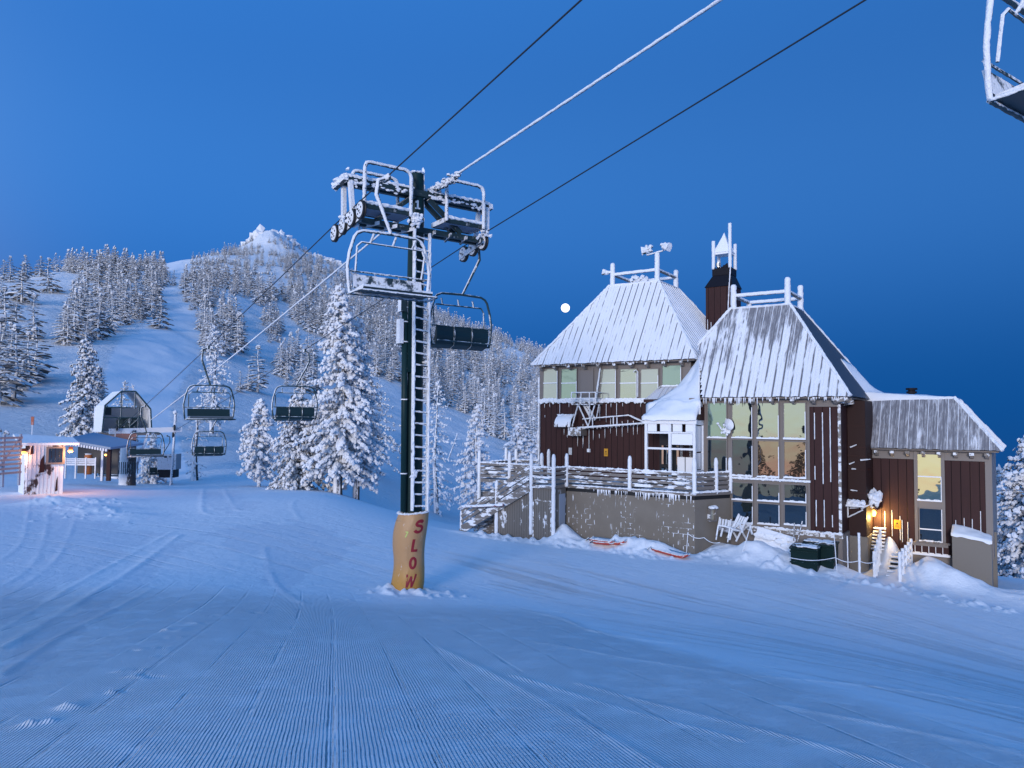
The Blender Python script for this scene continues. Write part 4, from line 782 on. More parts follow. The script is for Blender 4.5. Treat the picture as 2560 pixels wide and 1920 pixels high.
tb(lambda mb: mb.tube([(PB.x,0,GT-.5),(PB.x+(PT.x-PB.x)*.62,0,(PT.z-GT)*.62+GT),(PT.x,0,PT.z-.06),(PT.x,0,PT.z),(PT.x,0,PT.z+.01)], [.27,.235,.195,.18,.02], 28, seg=.3), 'pole', [M['pole']], smooth=True)
def poleice(mb):
    for k in range(260):
        t = random.random()**.8; z = -2.4 + (PT.z+2.5)*t; c = PB.x+(PT.x-PB.x)*(z-GT)/(PT.z-GT); a = random.gauss(-.05, .10) if random.random() < .8 else random.gauss(-.2,.2); r = .27-.08*(z-GT)/(PT.z-GT)
        if z > 3 or random.random() < .35: mb.lump((c+r*math.cos(a), r*math.sin(a), z), (.025,.05,.11), .5)
    for k in range(40): a = random.uniform(0, 6.28); mb.lump((PT.x+.17*math.cos(a), .17*math.sin(a), PT.z), (.06,.06,.03), .5)
tag(tb(poleice, 'rime_crust', [M['snow']]), kind='stuff')
def band(mb): mb.lathe((PT.x, 0, tw(1042,486).z), [(.205,0),(.225,.01),(.225,.05),(.205,.06)], 20)
tb(band, 'clamp_band', [M['rime']])
def bars(lst, w_, h_): return lambda mb: [mb.beam(a, b, w_, h_) for a, b in lst]
for yy in (-.16, .16):
    L0, L1, R0, R1 = tw(860,441), tw(1014,480), tw(1068,492), tw(1208,532)
    for p in (L0, L1, R0, R1): p.y = yy
    tb(bars([((-2.17,yy,6.10),(2.17,yy,6.10))], .13, .17), 'crossarm_beam', [M['steel']])
    tb(lambda mb: (mb.tube([(-2.18,yy-.02,6.20),(-.25,yy-.02,6.20)], .05, 7, .7, seg=.06), mb.tube([(.25,yy-.02,6.20),(2.18,yy-.02,6.20)], .05, 7, .7, seg=.06)), 'rime_ridge', [M['snow']])
    tb(bars([((-1.95,yy,5.10),(1.95,yy,5.10))], .12, .14), 'lower_beam', [M['steel']])
    for s in (-1, 1): tb(bars([((s*.22,yy,6.0),(s*1.25,yy,5.2))], .10, .12), 'diagonal_brace', [M['steel']])
for s in (-1, 1):
    tb(bars([((s*2.07,-.22,6.05),(s*2.02,-.3,5.18)), ((s*2.07,.22,6.05),(s*2.02,.3,5.18))], .10, .13), 'drop_leg', [M['rime']])
    tb(lambda mb: mb.beam((s*2.2,-.25,6.12),(s*2.2,.5 if s < 0 else .25,6.05),.13,.15), 'end_bracket', [M['rime']])
    tb(bars([((s*1.97,-1.0 if s < 0 else -.2,5.08),(s*1.97,1.1,4.83))], .06, .16), 'sheave_beam', [M['steel']])
    for sy in (-.85, -.27, .31, .89) if s < 0 else (-.12, .42, .95):
        zc = rz_(sy) - .245; x = s*2.02
        wh = empty('sheave', (x, sy, zc-GT)); wh.parent = tower
        m_ = MB(); m_.lathe((-.05,0,0), [(.21,0),(.24,.01),(.24,.03),(.222,.05),(.24,.07),(.24,.09),(.21,.10)], 24, (1,0,0)); m_.build('tyre', [M['tyre']], wh, False)
        m_ = MB(); m_.lathe((-.062,0,0), [(.05,-.03),(.05,0),(.19,.004),(.205,.02),(.205,.105),(.19,.12),(.05,.125),(.05,.15)], 20, (1,0,0))
        m_.build('hub', [M['hubrime']], wh, False)
        m_ = MB()
        for k in range(5): a = k*1.257+.3; m_.lathe((-.07, .12*math.cos(a), .12*math.sin(a)), [(.026,0),(.026,.002)], 8, (1,0,0))
        m_.lathe((-.1,0,0), [(.028,0),(.028,.01)], 8, (1,0,0)); m_.build('bolt_holes', [M['dark']], wh)
    # catwalk, guard rails
    x0, x1 = (-1.78, -.42) if s < 0 else (.62, 1.86)
    def plat(mb):
        mb.m = 0
        mb.beam((x0,-.38,5.44),(x1,-.38,5.44),.04,.13); mb.beam((x0,.38,5.44),(x1,.38,5.44),.04,.13); mb.beam((x0,-.38,5.44),(x0,.38,5.44),.04,.13); mb.beam((x1,-.38,5.44),(x1,.38,5.44),.04,.13)
        mb.m = 1
        k = 0
        while x0+.04+k*.075 < x1: mb.box(x0+.04+k*.075, x0+.095+k*.075, -.36, .36, 5.40, 5.43); k += 1
        for y_ in (-.3,-.2,-.1,0,.1,.2,.3): mb.box(x0, x1, y_-.012, y_+.012, 5.385, 5.40)
    tb(plat, 'catwalk', [M['steel'], M['grating']])
    tb(lambda mb: mb.tube([(x0,-.40,5.53),(x1,-.40,5.53)], .04, 7, .8, seg=.06), 'rime_ridge', [M['snow']])
    h_ = 1.17; rr = .048
    for y_ in ((-.42, .40) if s < 0 else (-.42,)):
        q = [(x0+.02,y_,5.40),(x0+.02,y_,5.40+h_-.14),(x0+.06,y_,5.40+h_-.03),(x0+.17,y_,5.40+h_),(x1-.2,y_,5.40+h_),(x1-.08,y_,5.40+h_-.05),(x1-.02,y_,5.40+h_-.17),(x1-.02,y_,5.36)]
        tb(lambda mb: mb.tube(q, rr, 8, .38, seg=.05), 'guard_rail', [M['rime']], smooth=True)
        tb(lambda mb: [mb.lump((q0[0], q0[1]-rr*.92, q0[2]), (.012,.012,random.uniform(.01,.04)), .3) for q0 in [(x, y_, z) for x in (x0+.02, x1-.02) for z in np.arange(5.5, 6.5, .06) if random.random() < .5]], 'bare_spots', [M['dark']])['kind'] = 'stuff'
    tb(lambda mb: [mb.beam((s*.3+ (s*k*.5), -.4, 5.05), (s*.5+(s*k*.5), .3, 5.05), .05, .1) for k in range(4)], 'cross_strut', [M['steel']])
def crust(mb):
    for k in range(40): mb.lump((random.gauss(-1.88,.14), random.uniform(-.2,.5), 5.12+random.gauss(0,.09)), (.06,.06,.06), .5)
    for k in range(70): mb.lump((-.30+random.gauss(0,.07), -.45+random.gauss(0,.05), 5.28+random.gauss(0,.09)), (.05,.05,.05), .5)
    for k in range(26): mb.lump((-2.2+random.gauss(0,.05), random.uniform(-.35,.7), 6.15+random.gauss(0,.06)), (.06,.07,.05), .5)
    for k in range(20): mb.lump((1.9+random.gauss(0,.09), -.3+random.gauss(0,.15), 5.2+random.gauss(0,.07)), (.05,.05,.05), .5)
    for k in range(80): mb.lump((random.choice([-1,1])*random.uniform(.2,2.15), -.25, 6.03+random.gauss(0,.03)), (.06,.02,.03), .5)
tag(tb(crust, 'rime_clumps', [M['snow']]), kind='stuff')
# number on the pole
def numeral(mb):
    c = tw(1047, 512, -.2); q = Vector((0,0,0)); fw = (Vector((0,0,0)) - T2W(*c)).normalized(); R_ = Vector((math.cos(-RT), math.sin(-RT), 0)); cx = PT.x; r = .205
    def s_(u, v): a = -math.pi/2 - RT + .27 + u/r; return (cx + r*1.02*math.cos(a), r*1.02*math.sin(a), c.z+v)
    for (u0,u1,v0,v1) in ((-.015,.035,-.09,.12),(-.06,.08,-.12,-.08),(-.05,-.015,.05,.10)): mb.add([s_(u0,v0),s_((u0+u1)/2,v0),s_(u1,v0),s_(u1,v1),s_((u0+u1)/2,v1),s_(u0,v1)], [(0,1,4,5),(1,2,3,4)])
tb(numeral, 'numeral_one', [M['whiteice']])
# ladder, conduit, boxes
def lr(px, py): v = tw(px, py, -.40); return v
ladder = empty('ladder', (0,0,0)); ladder.parent = tower
for a, b in ((lr(1036,572), lr(1030,1277)), (lr(1074,584), lr(1067,1277))):
    tb(lambda mb: mb.beam(b, a, .045, .09), 'ladder_rail', [M['steel']], ladder)
    tb(lambda mb: mb.tube([b+Vector((.005,-.03,0)), a+Vector((.005,-.03,0))], .032, 6, .7, seg=.07), 'rail_rime', [M['snow']], ladder)
n = 24
for k in range(n):
    t = (k+.4)/n; p = lr(1030,1277).lerp(lr(1036,572), t); q = lr(1067,1277).lerp(lr(1074,584), t)
    tb(lambda mb: mb.tube([p, q], .024, 6, .5, seg=.06), 'rung', [M['rime']], ladder)
for py in (700, 905, 1190): tb(lambda mb: (mb.beam(lr(1033,py)+Vector((0,.02,0)), (PB.x,0,lr(1033,py).z), .04, .04), mb.beam(lr(1070,py)+Vector((0,.02,0)), (PB.x+.1,0,lr(1070,py).z), .04, .04)), 'standoff', [M['rime']], ladder)
tb(lambda mb: mb.tube([tw(1009,1279,-.12), tw(1013,752,-.12)], .085, 12), 'conduit', [M['pole']], smooth=True)
tb(lambda mb: [mb.lathe(tw(1009+(1280-y_)*.006,y_,-.12), [(.09,0),(.1,.0),(.1,.03),(.09,.03)], 12) for y_ in (770, 806, 856, 1000, 1185)], 'conduit_bands', [M['rime']])
def cbox(px0, px1, py0, py1, nm, mm): a = tw(px0, py1, -.18); b = tw(px1, py0, -.18); tb(lambda mb: mb.box(a.x, b.x, -.22, -.02, a.z, b.z), nm, [mm])
cbox(1001, 1016, 744, 778, 'junction_box', M['steel']); cbox(997, 1008, 798, 858, 'sign_plate', M['rime'])
cbox(1018, 1034, 720, 930, 'cable_cover', M['pole'])
tag(tb(lambda mb: [mb.lump(tw(1036+random.gauss(0,3),1186+random.gauss(0,7),-.42), (.05,.05,.05), .5) for k in range(16)] and None, 'rime_knot', [M['snow']]), kind='stuff')
# pad
pad = empty('tower_pad', T2W(0,0,GT), 0, 'orange padded wrap lettered SLOW around the foot of the lift tower', 'tower pad')
pc0 = T2W(0,0,0); FW = Vector((.134,-.991,0)); RTv = Vector((.991,.134,0))
zt_ = (1047-1281)/F*19.75; zb_ = GT-.12
def padpt(phi, v, off=0.0):             # v 0..1 bottom to top
    cx = -.205 + .16*v + .035*math.sin(v*7) + .015; r = .405 + .022*math.cos((v-.5)*2) + .02*math.sin(v*9+1) - .05*max(0, .08-v)/.08
    for v0 in (.93, .63, .27): d = (v-v0)/.055; left = math.exp(-((phi+1.45)/.55)**2); r -= .055*left*math.exp(-d*d)
    for v0, sl in ((.88,-.16),(.66,.10),(.56,-.05),(.30,.03),(.22,-.10),(.75,-.2)): c = v0 + sl*(phi+1.4); r += .013*math.exp(-((v-c)/.014)**2)*math.exp(-((phi+1.0)/.55)**2)
    r += .012*float(vn(phi*3+9, v*9, 4)) + off
    return RTv*(cx+r*math.sin(phi)) + FW*(r*math.cos(phi)) + Vector((0,0,zb_+(zt_-zb_)*v-GT + .03*math.sin(phi)*(v > .9)))
def padmesh():
    nu, nv = 96, 90; vs = [padpt(2*math.pi*i/nu, j/nv) for j in range(nv+1) for i in range(nu)]; fs = [(j*nu+i, j*nu+(i+1)%nu, (j+1)*nu+(i+1)%nu, (j+1)*nu+i) for j in range(nv) for i in range(nu)]
    vs.append(padpt(0, 1) * 0 + Vector((-.03,0,zt_-GT))); fs += [(nv*nu+i, nv*nu+(i+1)%nu, len(vs)-1) for i in range(nu)]
    mb = MB(); mb.add(vs, fs); return mb.build('pad_cover', [M['orange']], pad, True)
def mk_orange():
    m, nt, b = mat('orange_vinyl'); g = G_(nt); oc = g.coord(); z = g.sep(oc)[2]
    col = g.mix(g.ss(z, .1, .95), (.50,.25,.04), (.45,.26,.12)); fr = g.ss(g.noise(g.mul(oc, (4,4,1.4)), 2.2, 8, .75), .62, .69)
    g.lk(g.mix(g.math('MULTIPLY', fr, .8), col, SNOW), b.inputs['Base Color']); b.inputs['Roughness'].default_value = .5; g.lk(g.bump(g.noise(oc, 9, 4), .012), b.inputs['Normal']); return m
M['orange'] = mk_orange(); padmesh()
tag(lb(lambda mb: [mb.lump(padpt(p, .995), (.05,.05,.03), .5) for p in np.arange(0, 6.28, .09)] and None, 'rime_edge', [M['snow']], pad), kind='stuff')
def stroke(paths, c, wd, name, mtl):
    mb = MB()
    for path in paths:
        pts = [];
        for i in range(len(path)-1):
            a, b = Vector((*path[i],0)), Vector((*path[i+1],0)); k = max(1, int((b-a).length/.02)); pts += [a.lerp(b, j/k) for j in range(k)]
        pts.append(Vector((*path[-1],0))); vs = []
        for i, p in enumerate(pts):
            d = (pts[min(i+1,len(pts)-1)]-pts[max(i-1,0)]).normalized(); nn = Vector((-d.y,d.x,0))
            for s in (-1, -.33, .33, 1): q = p + nn*wd/2*s; u = c[0]+q.x+.10*q.y; v = c[1]+q.y; vs.append(padpt(u/.41, (v+GT-zb_)/(zt_-zb_), .007))
        mb.add(vs, [(i*4+k, i*4+k+1, i*4+5+k, i*4+4+k) for i in range(len(pts)-1) for k in range(3)])
    return mb.build(name, [mtl], pad)
def padz(py): return (1047-py)/F*19.6-GT
hw, hh = .095, .168
def arc(cx, cy, rx, ry, a0, a1, n=9): return [(cx+rx*math.cos(math.radians(a0+(a1-a0)*k/n)), cy+ry*math.sin(math.radians(a0+(a1-a0)*k/n))) for k in range(n+1)]
wS = .072
stroke([arc(0,.07,hw-.005,.058,25,270)+arc(0,-.07,hw+.003,.082,90,-160)[1:]], (.205, padz(1315)), wS, 'letter_s', M['red'])
stroke([[(-.055,hh-.01),(-.055,-hh+.03)],[(-.085,-hh+.025),(.085,-hh+.025)]], (.155, padz(1361)), wS-.006, 'letter_l', M['red'])
stroke([arc(0,0,.072,.13,0,360,22)], (.105, padz(1405)), wS-.004, 'letter_o', M['red'])
stroke([[(-.115,hh),(-.062,-hh)],[(-.062,-hh),(-.005,hh*.7)],[(-.005,hh*.7),(.052,-hh)],[(.052,-hh),(.115,hh)]], (.055, padz(1448)), .048, 'letter_w', M['red'])
stroke([[(-.035,.065),(.03,.06)],[(.022,.06),(-.008,-.075)]], (-.085, padz(1334)), .034, 'numeral_sticker', M['sticker'])
# ropes
def rope(name, pts, r, m_, label, rough=0, seg=None, n=8):
    mb = MB(); o = T2W(*pts[0]); mb.tube([T2W(*p)-o for p in pts], r, n, rough, seg=seg); ob = mb.build(name, [m_], None, True); ob.location = o; return tag(ob, label, 'cable', 'chairlift cables')
rope('haul_rope', [(-2.02,-45,rz_(-45)+1.2)] + [(-2.02,s,rz_(s)-.0) for s in (-25,-10,-1.2,-.6,0,.6,1.2)] + [(-2.02,s,rz_(s)-.12*math.sin(math.pi*s/46)) for s in (8,16,24,32,40,45.7)] + [(-2.02,56,-1.5)], .017, M['rope'], 'dark haul rope on the left side of the lift tower', n=6)
rope('haul_rope', [(2.02,-45,rz_(-45)+1.2)] + [(2.02,s,rz_(s)) for s in (-25,-10,-1.2,-.6,0,.6,1.2)] + [(2.02,s,rz_(s)-.12*math.sin(math.pi*s/46)) for s in (8,16,24,32,40,45.7)] + [(2.02,56,-1.5)], .017, M['rope'], 'dark haul rope on the right side of the lift tower', n=6)
rope('communication_cable', [(.42,-45,9.5),(.42,-9.5,6.97),(.42,0,6.32)] + [(.42,s,6.32-.1437*s-.15*math.sin(math.pi*s/46)) for s in (10,20,30,40,46)], .030, M['linerime'], 'thick rime-covered middle cable running to the tower top', rough=.45, seg=.12)
mb = MB(); c0 = T2W(.42,-.2,6.3)
for k in range(90): t = random.random()*1.6; p = T2W(.42+random.gauss(0,.05), .15-t, 6.27+.07*t+random.gauss(0,.05)) - c0; mb.lump(p, (.06,.06,.05), .5)
for x in (.25,.42,.5): q = T2W(x,.1,6.2)-c0; mb.tube([q, q+Vector((.03,0,.3 if x > .3 else .1))*-1 + Vector((0,0,.35))], .03, 6, .6, seg=.05)
o = mb.build('cable_clamp', [M['rime']]); o.location = c0; tag(o, 'lumpy iced clamp holding the middle cable on the crossarm', 'clamp')
# chairs: local x across, y along the line (+ downhill), z from the rope grip; sgn: side of the line
def make_chair(frostlvl, label, sgn, dz=0):
    c = empty('lift_chair'); tag(c, label, 'lift chair', 'chairs hanging on the lift'); fm = M[frostlvl]; i = -sgn; rg = .30 if frostlvl == 'chairsnow' else .0
    sg = .05 if rg else None; cx = (.12 if sgn < 0 else .36)*i; R0 = .034 if not rg else .037
    def b(fn, name, mats, smooth=False):
        mb = MB(); fn(mb); mb.v = [(x, y_, z+dz*min(1, max(0, (-z-.1)/1.45))) for x, y_, z in mb.v]; return mb.build(name, mats, c, smooth)
    b(lambda m_: (m_.box(-.04,.04,-.16,.16,-.09,.045), m_.tube([(0,0,-.02),(-.20*i,0,-.10),(-.24*i,0,-.55),(cx+.02,0,-1.66)], [R0,R0*1.2,R0*1.25,R0*1.05], 8, rg, seg=sg)), 'hanger_arm', [fm], bool(rg))
    F_ = [(-.96,-3.13),(-1.0,-2.9),(-1.035,-2.5),(-.98,-2.15),(-.88,-1.82),(-.80,-1.72),(-.66,-1.66),(0,-1.64),(.66,-1.66),(.80,-1.72),(.88,-1.82),(.98,-2.15),(1.035,-2.5),(1.0,-2.9),(.96,-3.13)]
    b(lambda m_: m_.tube([(cx+x,0,z) for x, z in F_], R0, 8, rg, seg=sg), 'bail_frame', [fm], True)
    d = .42                                             # seat reaches towards -y on every chair (the side one sits down on)
    b(lambda m_: (m_.tube([(cx-.98,0,-3.12),(cx+.98,0,-3.12)], R0*.9, 6, rg, seg=sg), m_.tube([(cx-.98,0,-3.12),(cx-.96,-d-.12,-3.10),(cx+.96,-d-.12,-3.10),(cx+.98,0,-3.12)], R0*.75, 6, rg, seg=sg)), 'seat_frame', [fm], True)
    b(lambda m_: m_.prism([(cx-.86,.08,-2.66),(cx-.86,.13,-2.66),(cx-.86,.07,-2.98),(cx-.86,.02,-2.98)], (1.72,0,0)), 'backrest', [M['seatsnow'] if rg else M['seatdark']])
    b(lambda m_: m_.prism([(cx-.86,-.52,-3.02),(cx-.86,-.50,-2.97),(cx-.86,-.02,-3.02),(cx-.86,.0,-3.08),(cx-.86,-.48,-3.08)], (1.72,0,0)), 'seat', [M['seatsnow'] if rg else M['seatgrey']])
    b(lambda m_: (m_.tube([(cx-.99,.05,-2.60),(cx+.99,.05,-2.60)], .02, 6, rg, seg=sg), [m_.tube([(cx+x,.14,-2.60),(cx+x,.12,-3.0),(cx+x,0,-3.12)], .016, 6) for x in (-.30,.30)]), 'back_rail', [fm])
    b(lambda m_: (m_.tube([(cx+.80,-.05,-2.62),(cx+.84,-.12,-2.1),(cx+.76,-.14,-1.96),(cx-.76,-.14,-1.96),(cx-.86,-.12,-2.06),(cx-.86,-.05,-2.62)], .022, 6, rg, seg=sg), [m_.tube([(cx+x,-.14,-1.96),(cx+x+.03,-.26,-1.76)], .026, 6) for x in (-.55,0,.5)]), 'safety_bar', [fm])
    return c
def make_back(label, sgn):                              # chair seen from behind: dark slatted shell nearest
    c = make_chair('chair', label, sgn); i = -sgn; cx = .36*i
    for ch in c.children:
        if not ch.name.startswith('hanger'):
            for v in ch.data.vertices: v.co.y *= -1
            ch.data.flip_normals()
    mb = MB(); mb.prism([(cx-.86,-.10,-2.62),(cx-.86,-.06,-2.62),(cx-.86,.02,-2.9),(cx-.86,.25,-3.16),(cx-.86,.2,-3.22),(cx-.86,-.05,-3.12),(cx-.86,-.13,-2.88)], (1.72,0,0)); mb.build('shell', [M['seatdark']], c)
    mb = MB(); mb.tube([(cx-.86,-.16,-3.02),(cx+.95,-.18,-3.05)], .022, 6)
    for x in (-.28,.30): mb.tube([(cx+x,-.10,-2.58),(cx+x,-.16,-2.88),(cx+x,-.09,-3.14),(cx+x,.1,-3.22)], .018, 6)
    mb.build('shell_strap', [M['chair']], c); return c
chL = make_chair('chair', 'grey lift chair facing the camera, nearest below the left rope', -1)
def put(c, side, s, tilt=0, flip=False): c.location = T2W(side*2.02, s, rz_(s)-.12*math.sin(math.pi*max(0, min(s, 46))/46)); c.rotation_euler = (0, tilt, RT); return c
put(chL, -1, 15.56)
for s, lab in ((32.2, 'grey lift chair in front of the tower at the bottom terminal'), (49.6, 'leftmost lift chair, low above the orange-lit snow')):
    c = copy_tree(chL); put(c, -1, s); c['label'] = lab
chT = put(make_chair('chairsnow', 'rime-caked empty chair hanging at the lift tower itself, left of the ladder', -1, .32), -1, -2.3)
for s, lab in ((.45, 'dark green lift chair hanging just right of the tower'), (15.1, 'lift chair hanging in front of the big frosted conifers'), (31.7, 'pale lift chair next to the bare frosted snag'), (48.6, 'lowest right chair in front of the white box with slats')):
    if s == .45: chR = put(make_back(lab, 1), 1, s); c = chR
    else: c = copy_tree(chR); put(c, 1, s); c['label'] = lab
for o_ in [c for c in bpy.data.objects if c.name.startswith('lift_chair') and c.parent is None and c not in (chL, chT)]: pass
chN = put(make_chair('chairsnow', 'snow-edged chair cut off by the upper right corner of the photo', 1), 1, -13.92)
# ---------------------------------------------------------------- terminal
SB = 45.8; zg = gz(*T2W(0, SB, 0)[:2])
def zyy(py, px, Y): q = CM @ Vector(((px-1280)/F, (960-py)/F, -1)); return q.z/q.y*Y
tt = empty('terminal_tower', T2W(0, SB, zg), RT, 'rime-coated steel T tower beside the bottom lift terminal', 'lift tower')
def ttb(fn, name, mats, parent=None, smooth=False): mb = MB(); fn(mb); return mb.build(name, mats, parent or tt, smooth)
H_ = -1.1 - zg
cx = -1.15
ttb(lambda mb: mb.tube([(cx,0,-.8),(cx,0,H_*.5),(cx,0,H_)], [.62,.56,.5], 20, .06, seg=.5), 'column', [M['trunk']], smooth=True)
ttb(lambda mb: (mb.beam((-2.5,0,H_-.1),(2.6,0,H_+.05),.35,.4), mb.beam((cx+.1,-.2,-.2),(.2,-.2,H_-.1),.14,.16)), 'crossarm', [M['rime']])
ttb(lambda mb: mb.box(-2.1,-.7,-.6,.6,H_-.75,H_-.25), 'drive_housing', [M['pinkish']])
for s in (-1, 1):
    for k, (dy, dz) in enumerate(((-.35, .25), (.25, .1), (.1, -.35))): ttb(lambda mb: mb.lathe((s*2.02-.05, dy, H_+dz-.05), [(.22,0),(.22,.1)], 16, (1,0,0)), 'sheave', [M['tyre']])
ttb(lambda mb: (mb.tube([(2.0,.3,-.2),(2.15,.1,H_+1.3)], .09, 8, .3, seg=.2), mb.tube([(2.2,.2,H_-.3),(2.1,.2,H_+1.0)], .05, 6), mb.lump((2.12,.1,H_+1.4), (.2,.2,.2))), 'mast', [M['rime']])
ttb(lambda mb: mb.tube([(1.9,0,-.2),(2.1,0,H_)], .07, 8), 'strut', [M['rime']])
ttb(lambda mb: [mb.box(cx-1.0+k*.14, cx-.94+k*.14, -.9, -.86, 1.0, 1.9) for k in range(12)], 'warning_gate', [M['chair']])
# bullwheel housing on its own leg
HP = P(318, 1080, 66); hg = gz(HP.x, HP.y)
hb = empty('bullwheel_house', (HP.x, HP.y, hg), math.radians(40), 'open-fronted gabled cabin over the bullwheel, frosted grey', 'lift terminal')
z0 = HP.z - hg; W_, H2, D_ = 2.0, 3.75, 3.6
def hbb(fn, name, mats, smooth=False): mb = MB(); fn(mb); return mb.build(name, mats, hb, smooth)
G5 = [(-W_,0),(-W_*.93,H2*.62),(-W_*.28,H2*.97),(W_*.28,H2*.97),(W_*.93,H2*.55),(W_,0)]
def shell(mb):
    for (x0,a),(x1,b) in zip(G5[:-1], G5[1:]): mb.prism([(x0,0,z0+a),(x1,0,z0+b),(x1*.96,0,z0+b-.08),(x0*.96,0,z0+a-.08)], (0,D_,0))
    mb.box(-W_,W_,D_-.1,D_,z0,z0+H2*.6)
hbb(shell, 'cladding', [M['pinksnow']])
hbb(lambda mb: ([mb.beam((x0,-.03,z0+a),(x1,-.03,z0+b),.12,.12) for (x0,a),(x1,b) in zip(G5[:-1], G5[1:])], mb.beam((-W_*.28,-.02,z0+H2*.97),(-W_*.28,-.02,z0+H2*.3),.08,.1), mb.beam((W_*.28,-.02,z0+H2*.97),(W_*.28,-.02,z0+H2*.55),.08,.1), mb.beam((-W_*.93,-.02,z0+H2*.58),(W_*.1,-.02,z0+H2*.58),.08,.1), mb.beam((-W_*.93,-.02,z0+H2*.34),(W_*.5,-.02,z0+H2*.34),.08,.1), mb.beam((-.7,-.05,z0),(-.7,-.05,z0+1.3),.07,.07), mb.beam((0.2,-.05,z0),(.2,-.05,z0+1.3),.07,.07), mb.beam((.9,-.05,z0),(.9,-.05,z0+2.2),.1,.07), mb.beam((.2,-.06,z0+.5),(.9,-.06,z0+1.2),.1,.07)), 'frame', [M['chair']])
hbb(lambda mb: (mb.box(-1.7,-1.2,.6,1.1,z0+1.5,z0+2.2), mb.lathe((.3,.4,z0+.65), [(.55,-.3),(.55,.3)], 16, (.2,1,0)), mb.box(-.6,1.0,.9,1.6,z0+.1,z0+1.3), mb.lathe((-.5,.4,z0+.8), [(.35,-.1),(.35,.1)], 12, (.2,1,0))), 'drive_machinery', [M['steel']])
hbb(lambda mb: (mb.box(-2.3,2.6,-.5,D_,z0-.28,z0-.02), mb.tube([(-2.4,-.5,z0-.1),(2.6,-.5,z0-.1)], .08, 6, .4, seg=.2)), 'platform', [M['trimsnow']])
hbb(lambda mb: mb.tube([(-.55,.5,-.6),(-.55,.5,z0-.28)], [.66,.58], 18, .06, seg=.5), 'leg', [M['trunk']], True)
hbb(lambda mb: (mb.box(-2.9,-1.0,-.8,.0,z0-.75,z0-.3), mb.box(-2.6,-2.3,-.9,-.8,z0-.9,z0-.4), mb.beam((-2.9,-.9,z0-1.0),(-1.0,-.9,z0-1.0),.1,.1)), 'tension_gear', [M['pinkish']])
# ---------------------------------------------------------------- trees
def spindle(mb, p, d, L, r, flat=.6, n=4, droop=.25):
    """one snow-loaded finger of a bough: tapered, flattened, curving down"""
    d = Vector(d).normalized(); s = d.cross(Vector((0,0,1)));
    if s.length < .01: s = Vector((1,0,0))
    s.normalize(); u = s.cross(d); vs = []; p = Vector(p)
    for t, k in ((0,.45),(.45,1),(.85,.7)):
        c = p + d*L*t + Vector((0,0,-droop*L*t*t)); ph = random.random()*3
        for i in range(n): a = 2*math.pi*i/n + .3*ph; rr = r*k*(.75+.5*random.random()); vs.append(c + s*math.cos(a)*rr + u*math.sin(a)*rr*flat)
    vs.append(p + d*L + Vector((0,0,-droop*L))); fs = []
    for j in range(2):
        for i in range(n): fs.append((j*n+i, j*n+(i+1)%n, (j+1)*n+(i+1)%n, (j+1)*n+i))
    for i in range(n): fs.append((2*n+i, 2*n+(i+1)%n, 3*n))
    mb.add(vs, fs)
